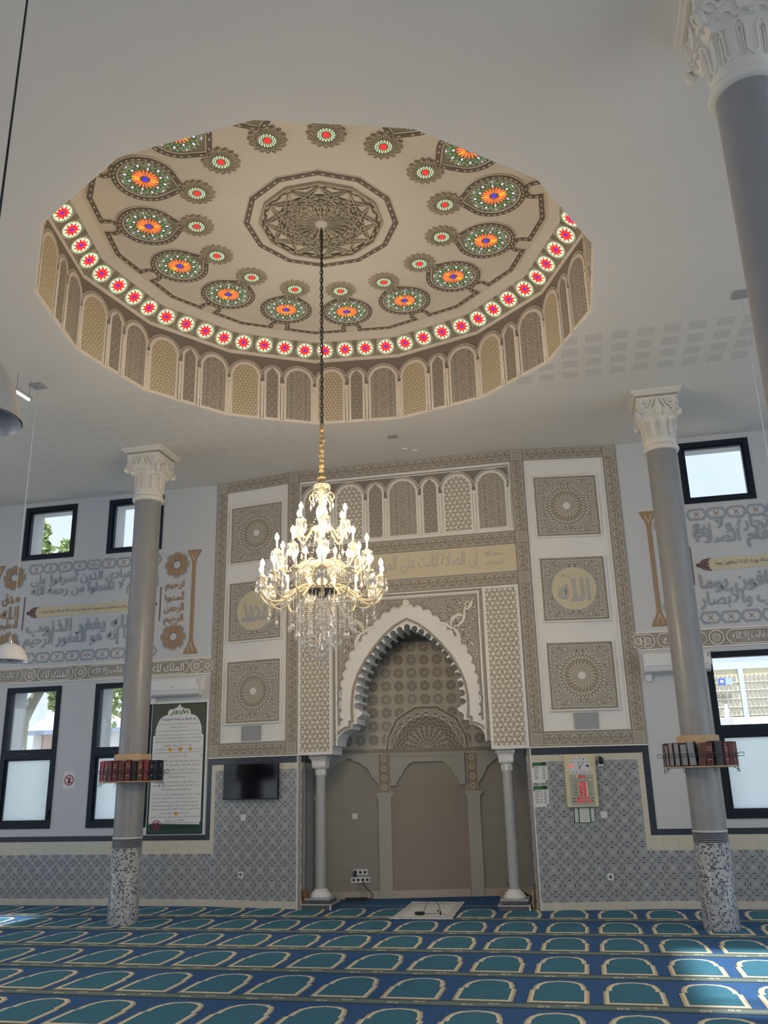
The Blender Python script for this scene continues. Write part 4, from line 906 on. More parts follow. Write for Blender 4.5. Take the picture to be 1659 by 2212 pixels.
for r in range(-5,5):
    yb=cy0+r*cdy
    t.poly(rect(-12,yb-.192,8,yb-.022),.003,0.,axis='z',mi=4)
    for q in (-.19,-.165,-.045,-.026): t.poly(rect(-12,yb+q-.004,8,yb+q+.004),.0036,0.,axis='z',mi=5)
    for k in range(-19,13):
        xb=cx0+k*cdx
        if r<-1 and (xb<-5+.0*r or xb>4): continue
        if xb<-11.9 or xb>7.4: continue
        for q,dxx in ((-.13,.12),(-.08,.33)):
            t.strip(arcp(xb+dxx,yb+q,.022,20,340,7),.008,.0042,.003,axis='z',mi=3)
            t.strip(arcp(xb+dxx+.05,yb+q+.0,.016,200,520,6),.006,.0042,.003,axis='z',mi=3)
        t.poly(cp_(outl,xb,yb),.0034,0.,axis='z',mi=2); t.poly(cp_(inl,xb,yb),.0042,.003,axis='z',mi=3)
        t.poly(cp_(inn,xb,yb),.005,.004,axis='z',mi=6)
        ctr=[((x-.245)*.982+.245,(y-.40)*.985+.40) for x,y in inn]; t.poly(cp_(ctr,xb,yb),.0056,.005,axis='z',mi=1)
yb=cy0+5*cdy; t.poly(rect(-4.22,yb+.0-.02,-.80,yb+.02),.003,0.,axis='z',mi=4)
o=t.build('prayer_carpet',[c_blue,c_teal,c_beige,c_cream,c_green,c_dark,c_dark]); tag(o,'wall to wall blue prayer carpet with rows of cream arch outlines','carpet')
# ================= CHANDELIER
Z0=2.85; CH=thing('chandelier','large three tiered crystal chandelier with lit candle bulbs hanging from the dome','chandelier',(DC[0],DC[1],Z0))
L0=(0,0,-Z0)
b=MB(); z=7.90; i=0
while z>5.36:
    T=Matrix.Translation((0,0,z))@Matrix.Rotation(i*PI/2,4,'Z')@Matrix.Scale(1.6,4,(0,0,1)); pts=[(.017*cos(a*PI/4),0,.022*sin(a*PI/4)) for a in range(8)]
    b.tube(pts,.0055,4,T=T,closed=True); z-=.052; i+=1
b.tube([(.006,.004,7.9),(.008,.004,5.3)],.006,5,mi=0)
b.build('chain',bronze,CH,loc=L0)
b=MB(); n=40; rr=[.022+.007*sin(i*1.9)+.004*sin(i*.7) for i in range(n-6)]+[.035,.046,.05,.042,.034,.030]
b.tube([(0.005*sin(i*.8),0.005*cos(i*.6),5.40-i*.68/(n-1)) for i in range(n)],rr,9); b.build('cloth_sleeve',clothg,CH,loc=L0)
b=MB(); b.lathe([(.012,4.74),(.05,4.72),(.02,4.70),(.035,4.66),(.05,4.63),(.02,4.60),(.018,4.50),(.05,4.46),(.065,4.40),(.05,4.34),(.02,4.31),(.03,4.26),(.10,4.24),(.10,4.21),(.03,4.19),(.02,4.10),(.045,4.05),(.06,3.98),(.045,3.92),(.03,3.90),(.13,3.87),(.13,3.84),(.03,3.82),(.025,3.75),(.05,3.70),(.055,3.66),(.03,3.62),(.03,3.60)],16)
b.build('glass_stem',crystg,CH,loc=L0)
b=MB(); b.lathe([(.01,3.61),(.15,3.60),(.17,3.575),(.15,3.55),(.05,3.53),(.02,3.48),(.0,3.47)],20); b.build('dark_hub',M('smoked_metal',(.12,.11,.10),.3,.8),CH,loc=L0)
b=MB(); b.lathe([(.03,4.71),(.08,4.69),(.09,4.70),(.05,4.72)],12)
for k in range(10): a=k*PI/5; b.bead((.085*cos(a),.085*sin(a),4.675),.012,.02)
b.build('crown_dish',crystg,CH,loc=L0)
def drop(mb,x,y,z,s=1.,n=2,mi=0):
    for i in range(n): mb.bead((x,y,z-.012*s-i*.024*s),.008*s,.012*s,mi)
    zz=z-n*.024*s; mb.bead((x,y,zz-.03*s),.014*s,.034*s,mi,seg=6)
def crown():
    b=MB(); P=[(.02,0,4.56),(.05,0,4.60),(.09,0,4.62),(.125,0,4.60),(.135,0,4.56),(.115,0,4.53),(.095,0,4.55),(.10,0,4.575)]
    b.tube(P,[.008]*8,6); o=b.build('crown_scroll',armglass,CH,loc=L0); d=MB(); drop(d,.118,0,4.53,1.1,1); drop(d,.06,0,4.60,.9,1); d.build('crystal_drop',cryst,o); return o
cr=crown()
for k in range(1,6): dup(cr,CH,rot=(0,0,k*PI/3))
def smooth(P,n=4):
    out=[]
    for i in range(len(P)-1):
        p0=P[max(i-1,0)];p1=P[i];p2=P[i+1];p3=P[min(i+2,len(P)-1)]
        for j in range(n):
            t_=j/n; out.append(tuple(.5*((2*b_)+(-a_+c_)*t_+(2*a_-5*b_+4*c_-d_)*t_*t_+(-a_+3*b_-3*c_+d_)*t_**3) for a_,b_,c_,d_ in zip(p0,p1,p2,p3)))
    out.append(tuple(P[-1])); return out
def arm(r,zs,zl,zc,rs,name):
    b=MB(); P=smooth([(rs,0,zs),(rs+.22*(r-rs),0,zs+.03),(rs+.45*(r-rs),0,(zs+zl)/2+.01),(rs+.68*(r-rs),0,zl),(rs+.88*(r-rs),0,zl+.02),(r,0,(zl+zc)/2),(r,0,zc-.02)],4)
    b.tube(P,.0105,7); o=b.build(name,armglass,CH,loc=L0)
    b=MB(); b.lathe([(.006,-.03),(.015,-.02),(.05,.0),(.056,.008),(.05,.012),(.016,.004),(.02,.02),(.03,.03),(.026,.036),(.012,.03)],14); b.build('drip_dish',crystg,o,loc=(r,0,zc))
    b=MB(); b.lathe([(.010,.0),(.010,.10),(.012,.105),(.006,.11)],10); b.build('candle_tube',plast,o,loc=(r,0,zc+.015))
    b=MB(); b.lathe([(.008,0),(.017,.009),(.0225,.025),(.019,.043),(.009,.062),(.001,.076)],12); b.build('candle_bulb',bulb,o,loc=(r,0,zc+.125))  # bulb shape enlarged to stand in for its glare
    b=MB()
    for k in range(6): a=k*PI/3; drop(b,.052*cos(a),.052*sin(a),.0,1.15,1+(k%2)); drop(b,.03*cos(a+.5),.03*sin(a+.5),-.01,.9,2)
    b.build('crystal_drop',cryst,o,loc=(r,0,zc))
    b=MB(); q=P[len(P)*6//10]; 
    for i in range(5): b.bead((q[0],0,q[2]-.02-i*.02),.007,.009)
    b.bead((q[0],0,q[2]-.155),.018,.04,seg=6); b.build('crystal_pendant',cryst,o)
    # garland towards the stem
    b=MB(); m=9
    for i in range(m): t_=(i+.5)/m; x=r-.03-(r-.03-rs)*t_; b.bead((x,0,zc+(zs+.16-zc)*t_-.07*sin(PI*t_)),.0065,.0065)
    b.build('bead_garland',cryst,o)
    return o
for n,r,zs,zl,zc,rs,off,nm in ((6,.262,4.20,4.10,4.27,.06,-84,'upper_arm'),(9,.465,3.85,3.76,3.955,.08,-88,'middle_arm'),(15,.62,3.575,3.44,3.66,.12,-90,'lower_arm')):
    off=off+16.6
    o=arm(r,zs,zl,zc,rs,nm); o.rotation_euler.z=R(off)
    for k in range(1,n): dup(o,CH,rot=(0,0,R(off+360*k/n)))
random.seed(3)
ns=0
for rad,cnt,zt,ln_ in ((.33,15,3.50,.30),(.26,12,3.52,.40),(.19,10,3.55,.47),(.12,8,3.55,.55),(.05,4,3.52,.60),(.0,1,3.5,.60)):
    for k in range(cnt):
        a=2*PI*k/cnt+rad*7; L=ln_*random.uniform(.9,1.08); m=int(L/.021); b=MB()
        for i in range(m): b.bead((0,0,-i*.021),.0072,.0095)
        b.bead((0,0,-m*.021-.028),.019,.040,seg=6)
        b.build('crystal_string',cryst,CH,loc=(rad*cos(a),rad*sin(a),zt-Z0))
for k in range(10):
    b=MB(); a=2*PI*k/10
    for i in range(17): t_=(i+.5)/17; b.bead(((.10+.20*t_),0,4.18-.42*t_-.09*sin(PI*t_)),.0065)
    for i in range(15): t_=(i+.5)/15; b.bead(((.13+.38*t_),0,3.80-.18*t_-.11*sin(PI*t_)),.0065)
    b.build('tier_garland',cryst,CH,loc=L0,rot=(0,0,a))
# ================= FITTINGS ON THE WALLS
def wloc(org,ang,x,z): c=Matrix.Rotation(ang,3,'Z')@Vector((x,0,0)); return (org[0]+c.x,org[1]+c.y,z)
OL=(-4.237,12.92); OR=(-.769,12.92); ON=(nA.x,nA.y)
t=thing('television','black flat television mounted on the tiled left angled wall','television',wloc(OL,aL,-.775,1.77),aL)
b=MB(); b.box(-.475,-.075,-.262,.475,-.035,.262); b.build('casing',black,t); b=MB(); b.box(-.463,-.0775,-.245,.463,-.075,.252); b.build('screen',screen,t); b=MB(); b.box(-.15,-.036,-.12,.15,-.0,.12); b.build('wall_bracket',black,t)
b=MB(); b.tube([(0,0,0),(.03,-.01,.05),(.06,-.006,.10)],.006,5); tag(b.build('television_cable',plast,None,wloc(OL,aL,-.70,2.03),(0,0,aL)),'short white cable rising from the television top','cable')
def outlet(org,ang,x,z,label,kind='switch',n=1):
    t=thing('wall_'+kind,label,'wall '+kind,wloc(org,ang,x,z),ang,'white wall plates'); w=.042+.0355*(n-1)
    b=MB(); b.box(-w,-.020,-.042,w,-.012 if org!=ON else 0,.042); b.build('plate',plast,t)
    for i in range(n):
        xx=(i-(n-1)/2)*.071
        if kind=='switch': b=MB(); b.box(xx-.026,-.025,-.026,xx+.026,-.02,.026); b.build('rocker',plast,t)
        else: b=MB(); b.poly(arcp(xx,0,.021,0,360,14)[:-1],-.0215,-.02); b.build('socket_hole',MATS['dark_marble'] if n==1 else black,t)
outlet(OL,aL,-.92,1.25,'white switch plate below the television'); outlet(OL,aL,-.94,.45,'white power socket low on the left angled wall','socket')
outlet(OR,aR,.955,1.21,'white switch plate right of the leaflets under the clock'); outlet(OR,aR,.965,.41,'white power socket low on the right angled wall','socket')
outlet(ON,nang,.17,1.21,'white switch plate inside the left recess of the niche'); 
outlet(ON,nang,.245,.275,'row of white power sockets low in the left recess of the niche','socket',4); outlet(ON,nang,.245,.385,'upper row of white plates above the niche sockets','socket',3)
b=MB(); b.box(-.022,-.055,-.03,.022,-.02,.045); b.tube([(0,-.05,.045),(0,-.04,.06)],.012,6); tag(b.build('plug_adapter',black,None,wloc(ON,nang,.16,.355),(0,0,nang)),'black plug adapter in the upper row of niche plates','plug')
b=MB(); P=smooth([(.285,-.03,.275),(.30,-.05,.21),(.36,-.06,.14),(.42,-.07,.08),(.43,-.09,.035),(.38,-.12,.015),(.25,-.16,.02)],5); b.tube(P,.0065,6); tag(b.build('black_cable',black,None,(nA.x,nA.y,0),(0,0,nang)),'thick black cord looping from the niche sockets to the floor','cable')
for k,(a,c_) in enumerate(((.21,.24),(.26,.30))):
    b=MB(); b.tube(smooth([(a,-.03,.235),(a+.01,-.04,.14),(a+.06,-.05,.09),(c_,-.08,.05),(c_-.03,-.12,.03)],4),.003,5); tag(b.build('thin_cable',M('grey_cable_%d'%k,(.25,.24,.22),.5),None,(nA.x,nA.y,0),(0,0,nang)),'thin grey cable hanging below the niche sockets, %s one'%('left','right')[k],'cable')
t=thing('power_strip','black power strip on the carpet by the niche wall','power strip',(-3.60,13.87,.004),nang); b=MB(); b.box(-.17,-.03,0,.17,.03,.04); b.build('body',black,t)
for k in range(4): b=MB(); b.lathe([(.0,.042),(.018,.042),(.02,.038)],10,T=Matrix.Translation((-.11+.07*k,0,0))); b.build('socket_hole',MATS['dark_marble'],t)
b=MB(); b.tube(smooth([(0,0,.01),(-.12,-.02,.012),(-.25,.03,.01)],4),.004,5); tag(b.build('thin_cable',MATS['grey_cable_0'],None,(-3.76,13.82,.004)),'thin grey cable between the power strip and the left marble column','cable')
def aircon(x,z,label):
    t=thing('air_conditioner',label,'air conditioner',(x,WY,z),0,'wall air conditioners')
    b=MB(); pr_=[(0,0),(-.13,0),(-.19,.03),(-.215,.09),(-.215,.25),(-.19,.28),(0,.28)]; w=.455
    b.add([(-w,y,q) for y,q in pr_]+[(w,y,q) for y,q in pr_],[tuple(range(7)),tuple(range(13,6,-1))]+[(i,(i+1)%7,7+(i+1)%7,7+i) for i in range(7)]); b.build('casing',plast,t)
    b=MB(); b.box(-w+.02,-.217,.095,w-.02,-.215,.10); b.box(-w+.03,-.17,.004,w-.03,-.10,.02); b.build('vent_slot',greyplate,t); b=MB(); b.box(-.02,-.219,.14,.02,-.215,.147); b.build('status_light',black,t); b=MB(); b.box(w-.03,-.219,.19,w-.012,-.215,.26); b.build('display',greyplate,t)
    b=MB(); b.box(-w+.02,-.06,-.10,-w+.10,0,0); b.box(w,-.07,.10,w+.03,0,.3); b.build('pipe_cover',plast,t)
aircon(-6.385,3.11,'white wall air conditioner above the long Arabic poster'); aircon(1.385,3.11,'white wall air conditioner partly behind the right pillar')
# poster
t=thing('poster','tall Arabic prayer poster with green arch border below the air conditioner','poster',(-6.325,WY,1.02)); w=.47
b=MB(); b.box(-w-.03,-.012,-.02,w+.03,0,2.03); b.build('backing_board',plast,t); b=MB(); b.box(-w,-.016,0,w,-.012,1.99); b.build('green_border',darkg,t)
b=MB(); b.box(-w+.015,-.018,1.5,w-.015,-.016,1.975); b.build('olive_panel',olive,t)
B=[(-w+.035,.03),(-w+.035,.10),(-w+.02,.14),(-w+.035,.17)]; 
shp=[(-.43,.05),(-.30,.05),(-.27,.025),(.27,.025),(.30,.05),(.43,.05),(.43,.14),(.41,.16),(.435,.19),(.435,1.48),(.40,1.50),(.395,1.60),(.37,1.68),(.32,1.76),(.26,1.80),(.20,1.81),(.195,1.86),(.17,1.895),(.11,1.90),(.05,1.92),(.02,1.95),(0,1.985)]
b=MB(); b.poly(shp+[(-x,z) for x,z in shp[::-1][1:-6]]+[(-.435,.19),(-.41,.16),(-.43,.14)],-.020,-.016); o=b.build('white_panel',paper,t)
text('الأذكار',greenp,t,0,1.845,.31,.085,-.022,name='title_lettering',off=.07); text('بعد السلام من الصلاة المفروضة',bluep,t,0,1.735,.60,.05,-.022,name='subtitle_lettering',off=.03)
pl=['أستغفر الله أستغفر الله اللهم أنت السلام ومنك السلام تباركت','يا ذا الجلال والإكرام','لا إله إلا الله وحده لا شريك له له الملك وله الحمد وهو على كل شيء قدير','اللهم لا مانع لما أعطيت ولا معطي لما منعت ولا ينفع ذا الجد منك الجد','لا إله إلا الله وحده لا شريك له له الملك وله الحمد وهو على كل شيء قدير','لا حول ولا قوة إلا بالله لا إله إلا الله ولا نعبد إلا إياه له النعمة وله الفضل','مخلصين له الدين ولو كره الكافرون','سبحان الله والحمد لله والله أكبر ويقول تمام المائة لا','إله إلا الله وحده لا شريك له له الملك وله الحمد وهو على كل شيء قدير','أعوذ بالله من الشيطان الرجيم','بسم الله قل هو الله أحد الله الصمد','لم يلد ولم يولد ولم يكن له كفوا أحد','بسم الله قل أعوذ برب الفلق من شر ما خلق','ومن شر غاسق إذا وقب ومن شر النفاثات في العقد','ومن شر حاسد إذا حسد','بسم الله قل أعوذ برب الناس ملك الناس إله الناس','من شر الوسواس الخناس الذي يوسوس في صدور الناس','من الجنة والناس بعد كل صلاة','الله لا إله إلا هو الحي القيوم لا تأخذه سنة ولا نوم','له ما في السماوات وما في الأرض من ذا الذي يشفع عنده إلا بإذنه يعلم','ما بين أيديهم وما خلفهم ولا يحيطون بشيء من علمه إلا بما شاء وسع كرسيه','السماوات والأرض ولا يؤوده حفظهما وهو العلي العظيم','لا إله إلا الله وحده لا شريك له له الملك وله الحمد يحيي ويميت وهو على','كل شيء قدير بعد صلاة المغرب والصبح','اللهم إني أسألك علما نافعا ورزقا طيبا وعملا متقبلا','الصبح']
zz=1.665; blk=MB(); rd=MB()
for i,s_ in enumerate(pl):
    wd=.30 if i in (1,9,14,25) else .5 if i in (6,17,23) else .78
    tb=text(s_,None,None,-.01 if wd>.7 else 0,zz,wd,.034,-.0215,off=.012); (rd if i in (9,23) else blk).add(tb.v,tb.f)
    if i in (0,2,4,7,9,18,22,24): tb=text(str((0,2,4,7,9,18,22,24).index(i)+1),None,None,.405,zz,.014,.026,-.0215,off=.02); blk.add(tb.v,tb.f)
    zz-=.0555 if i not in (9,11,14,17) else .075
blk.build('body_lettering',ink,t); rd.build('red_lettering',redp,t)
b=MB()
for x in (.22,.05,-.13): b.poly(arcp(x,1.27,.034,0,360,10)[:-1],-.0208,-.019)
b.poly(arcp(.02,.30,.03,0,360,10)[:-1],-.0208,-.019); b.build('orange_dots',orange,t)
b=MB(); b.box(-.36,-.0215,.165,.36,-.020,.170); b.build('footer_line',ink,t); text('من فضلك أغلق هاتفك الجوال',ink,t,.07,.115,.56,.065,-.022,name='footer_lettering',off=.04)
b=MB(); b.strip(arcp(-.30,.14,.068,0,360,20)[:-1],.012,-.024,-.02,closed=True); b.strip([(-.35,.19),(-.25,.09)],.012,-.025,-.02); b.build('prohibition_ring',redp,t); b=MB(); b.poly([(-.335,.10),(-.30,.075),(-.26,.17),(-.29,.19)],-.0225,-.02); b.build('telephone_mark',bluep,t)
t=thing('no_phone_sign','small white no telephone sign between the two tall left windows','sign',(-8.21,WY,1.865)); b=MB(); b.box(-.105,-.006,-.135,.105,0,.135); b.build('sheet',paper,t)
b=MB(); b.strip(arcp(0,0,.075,0,360,22)[:-1],.016,-.009,-.006,closed=True); b.strip([(-.055,.055),(.055,-.055)],.016,-.010,-.006); b.build('prohibition_ring',redp,t); b=MB(); b.poly([(-.03,-.045),(.01,-.055),(.03,.035),(.005,.045)],-.0075,-.006); b.tube([(.005,-.007,.045),(.0,-.007,.065),(.02,-.007,.07)],.003,4); b.build('telephone_mark',ink,t)
# notices
for i,(z_,nm) in enumerate(((1.795,'upper'),(1.475,'lower'))):
    t=thing('notice',nm+' of two green headed notices at the left edge of the right angled wall','notice',wloc(OR,aR,.115+.008*(1-i)-.008,z_),aR,'green headed notices')
    b=MB(); b.box(-.108,-.02,-.145,.108,-.012,.145); b.build('plastic_holder',plast,t)
    b=MB(); b.box(-.10,-.022,-.138,.10,-.02,.138); b.build('sheet',paper,t); b=MB(); b.box(-.10,-.0235,.085,.10,-.022,.138); b.poly([(-.10,.085),(-.10,.05),(-.075,.085)],-.0235,-.022); b.poly([(.10,-.138),(.10,-.10),(.06,-.138)],-.0235,-.022); b.build('green_header',greenp,t)
    b=MB(); b.poly([(.015,.12),(.05,.10),(.09,.105),(.09,.13),(.03,.132)],-.0245,-.0235)
    for k in range(8):
        zz=.06-k*.022
        b.box(-.08,-.0235,zz,-.08+(.07,.05,.06,.065,.04,.05,.06,.05)[k],-.022,zz+.006)
        b.box(.035,-.0235,zz,.08,-.022,zz+.006)
        if i: b.box(-.01,-.0235,zz,.015,-.022,zz+.006)
    b.build('printed_lines',ink,t)
# prayer clock
t=thing('prayer_clock','cream wall clock with white dial and red LED prayer times','clock',wloc(OR,aR,.675,1.32),aR); w=.215
b=MB(); b.box(-w,-.075,0,w,-.012,.70); b.build('casing',creamp,t)
b=MB(); b.strip(rect(-w+.012,.012,w-.012,.688),.008,-.079,-.075,closed=True); 
for s_ in (-1,1):
    for q in (0,.015,.03): b.strip([(s_*(w-.03-q),.56),(s_*(w-.03-q),.665-q),(s_*(.13-.0),.665-q)],.004,-.079,-.075)
b.build('raised_border',creamp,t)
b=MB(); b.poly([(-.14,.44),(.14,.44),(.14,.54)]+arcp(0,.54,.14,0,180,18)[1:],-.080,-.075); o=b.build('dial',M('dial_white',(.66,.67,.70),.3),t)
b=MB(); 
for k,(s_,x,z_) in enumerate((('12',0,.655),('1',.055,.64),('2',.105,.60),('11',-.06,.64),('10',-.11,.60),('8',-.105,.455),('7',-.055,.455),('6',0,.455),('5',.055,.455),('4',.11,.455))): tb=text(s_,None,None,x,z_,.017*len(s_)*.7,.02,-.0815,off=.02); b.add(tb.v,tb.f)
b.box(-.09,-.0815,.478,.10,-.08,.480); b.build('numerals',ink,o)
b=MB(); b.strip([(-.01,.515),(-.02,.60)],.006,-.083,-.080); b.build('hour_hand',ink,o); b=MB(); b.strip([(-.01,.515),(.055,.61)],.005,-.084,-.080); b.build('minute_hand',ink,o); b=MB(); b.poly(arcp(-.01,.517,.008,0,360,8)[:-1],-.086,-.08); b.strip([(-.055,.598),(.04,.60)],.003,-.0815,-.08); b.build('hand_hub',ink,o)
b=MB(); b.box(-.165,-.078,.02,.165,-.075,.43); b.strip(arcp(.15,.41,.014,0,90,4)+arcp(-.15,.41,.014,90,180,4),.004,-.080,-.075); p=b.build('display_panel',panelg,t)
def ledbox(x,z,w_,txt,on=1):
    b=MB(); b.box(x-w_/2,-.080,z-.013,x+w_/2,-.078,z+.013); q=b.build('led_display',ledoff,p); text(txt,led,q,x,z,w_*.86,.019,-.0815,name='digits',off=.03)
b=MB(); b.box(-.145,-.082,.535,-.105,-.08,.562); q=b.build('led_display',led,o); b=MB(); b.box(.085,-.082,.535,.122,-.08,.56); b.build('led_display',ledoff,o)
ledbox(.01,.405,.09,'12:53'); 
for i,(a1,a2) in enumerate((('6','24'),('8','01'),('12','53'),('15','27'),('17','52'),('19','13'))):
    zz=.325-i*.033; ledbox(-.015,zz,.036,a1); ledbox(.04,zz,.036,a2)
    b=MB(); tb=text(('FAJR','SHURUK','DHUHR','ASR','MAGHRIB','ISHA')[i],None,None,-.09,zz,.055,.013,-.0795,off=.03); b.add(tb.v,tb.f); tb=text(('الفجر','الشروق','الظهر','العصر','المغرب','العشاء')[i],None,None,.105,zz,.045,.014,-.0795,off=.02); b.add(tb.v,tb.f); b.build('row_lettering',ink,p)
    b=MB(); b.poly(arcp(.069,zz,.0045,0,360,8)[:-1],-.081,-.078); b.build('indicator_light',ledy,p)
for j,zz in enumerate((.115,.075)): ledbox(-.04,zz,.08,('1446','2024')[j]); ledbox(.037,zz,.036,('04','10')[j]); ledbox(.09,zz,.036,('02','05')[j])
b=MB()
for j in range(7): b.box(-.135+j*.042,-.0795,.372,-.115+j*.042,-.078,.377); b.box(-.135+j*.042,-.0795,.345,-.117+j*.042,-.078,.349)
b.box(-.145,-.0795,.11,-.10,-.078,.12); b.box(-.145,-.0795,.07,-.10,-.078,.08); b.box(.12,-.0795,.11,.15,-.078,.12); b.box(.12,-.0795,.07,.15,-.078,.08); b.build('small_print',ink,p)
b=MB(); b.poly(arcp(.127,.36,.006,0,360,8)[:-1],-.082,-.078); b.poly(arcp(-.055,.412,.005,0,360,8)[:-1],-.082,-.078); b.build('indicator_light',ledy,p)
for x0,x1,z0,z1,nm in ((-.125,-.07,-.20,-.012,'narrow left leaflet holder under the prayer clock'),(-.06,.085,-.205,-.012,'wide middle leaflet holder under the prayer clock'),(.095,.15,-.195,-.012,'narrow right leaflet holder under the prayer clock')):
    l=wloc(OR,aR,.675+(x0+x1)/2,1.32+z0); tt=thing('leaflet_holder',nm,'leaflet',l,aR,'leaflets under the clock'); hw_=(x1-x0)/2; b=MB(); b.box(-hw_,-.03,0,hw_,-.012,z1-z0); b.build('sheet',paper,tt)
    b=MB()
    for k in range(9): b.box(-hw_*.75,-.0312,.02+k*.018,hw_*.75,-.03,.024+k*.018)
    b.build('printed_lines',MATS['grey_cable_0'],tt); b=MB(); b.strip(rect(-hw_,0,hw_,z1-z0),.006,-.033,-.012,closed=True); b.build('green_edge',greenp if 1 else plast,tt)
t=thing('outdoor_camera','small black rounded device on a white bracket right of the clock','camera',wloc(OR,aR,.975,1.93),aR); b=MB(); b.box(-.035,-.03,-.075,.04,-.012,-.01); b.build('bracket',plast,t)
b=MB(); b.lathe([(.0,-.045),(.03,-.04),(.036,-.01),(.034,.03),(.02,.05),(.0,.055)],14,T=Matrix.Translation((0,-.055,0))); b.tube([(0,-.05,.05),(-.01,-.04,.07),(-.02,-.02,.06)],.005,5); b.build('body',black,t)
# ceiling fittings
def disc_on_ceiling(name,x,y,r,m,label,cat,z=CZ):
    b=MB(); b.lathe([(0,-.02),(r*.8,-.02),(r,-.008),(r,0)],16); return tag(b.build(name,m,None,(x,y,z-.001)),label,cat)
b=MB(); b.box(-.075,-.06,-.008,.075,.06,0)
for k in range(4): b.box(-.06,-.045+k*.026,-.014,.06,-.035+k*.026,-.008)
tag(b.build('ceiling_vent',greyplate,None,(-2.426,11.866,CZ-.001)),'small grey vent on the ceiling right of the chandelier chain','vent')
disc_on_ceiling('smoke_detector',-2.35,12.40,.045,plast,'white round detector on the ceiling just above the bay, left one','detector'); disc_on_ceiling('smoke_detector',-2.20,12.52,.045,plast,'white round detector on the ceiling just above the bay, right one','detector')
# pendant lamps
lampw=M('white_glass_shade',(.72,.72,.74),.15,var=.03,coat=.5,spec=.6); lampm=M('brushed_shade',(.55,.54,.52),.3,.3)
def pendant(x,y,zr,r,h,label,cable_m,cr_,shade_m,plate=True):
    t=thing('pendant_lamp',label,'pendant lamp',(x,y,zr))
    b=MB(); P=[(r*1.02,0),(r*1.0,.012),(r*.94,.05),(r*.80,h*.55),(r*.58,h*.82),(r*.32,h*.96),(r*.10,h)]
    Q=[(r_-.006,z_-.0) for r_,z_ in P[::-1]]; b.lathe(P+[(q[0]*.98,q[1]-.006) for q in P[::-1]],36); b.build('lamp_shade',shade_m,t)
    b=MB(); b.lathe([(.02,h-.02),(.025,h+.02),(.018,h+.06),(.008,h+.09),(cr_,h+.10)],12); b.build('cap',chrome,t)
    b=MB(); b.lathe([(.0,-.012),(.03,-.008),(.045,.02),(.045,.10),(.03,.12),(0,.13)],14); b.build('lamp_socket',greyplate,t)
    b=MB(); b.tube([(0,0,h+.08),(0,0,CZ-zr-.004)],cr_,6); b.build('cable',cable_m,t)
    if plate: b=MB(); b.box(-.085,-.085,CZ-zr-.014,.085,.085,CZ-zr-.002); b.build('ceiling_plate',MATS['white_plastic'] if 0 else greyplate,t)
pendant(-6.478,8.928,3.165,.215,.205,'white domed pendant lamp hanging in front of the left inscription',plast,.004,lampw)
pendant(-2.996,3.621,3.58,.24,.36,'grey bell shaped pendant lamp cut by the left picture edge',black,.007,lampm,False)
pendant(2.092,8.943,3.165,.215,.205,'white domed pendant lamp hanging right of the view on a thin cable',plast,.004,lampw)
t=thing('tube_light','small lit tube light just under the ceiling beside the skylight','ceiling light',(-6.488,8.66,6.45),R(88)); b=MB(); b.box(-.16,-.03,.0,.16,.03,.035); b.build('housing',greyplate,t); b=MB(); b.tube([(-.13,0,-.012),(.13,0,-.012)],.018,8); b.build('lit_tube',M('lit_tube',(1,1,.9),.3,emit=(.95,1,.85),es=1.6),t)
b=MB(); b.tube([(-.12,0,.03),(-.12,0,.249)],.003,4); b.tube([(.12,0,.03),(.12,0,.249)],.003,4); b.build('hanging_wire',black,t)
for nm,(x0,y0,x1,y1),lab in (('skylight',(-8.7,7.35,-6.81,8.93),'bright rectangular skylight at the left edge of the ceiling'),('skylight',(1.75,4.6,4.1,7.0),'unseen rectangular skylight added for the right sun patch, behind the nearest pillar capital')):  # second skylight is added out of view, placed for its sun patch
    t=thing(nm,lab,'skylight',((x0+x1)/2,(y0+y1)/2,7.0)); hx,hy=(x1-x0)/2,(y1-y0)/2
    b=MB(); b.strip(rect(-hx-.03,-hy-.03,hx+.03,hy+.03),.08,0,.10,closed=True,axis='z'); b.build('curb_frame',plast,t); g=MB(); g.box(-hx-.05,-hy-.05,.06,hx+.05,hy+.05,.066); g.build('glass_pane',glass,t)
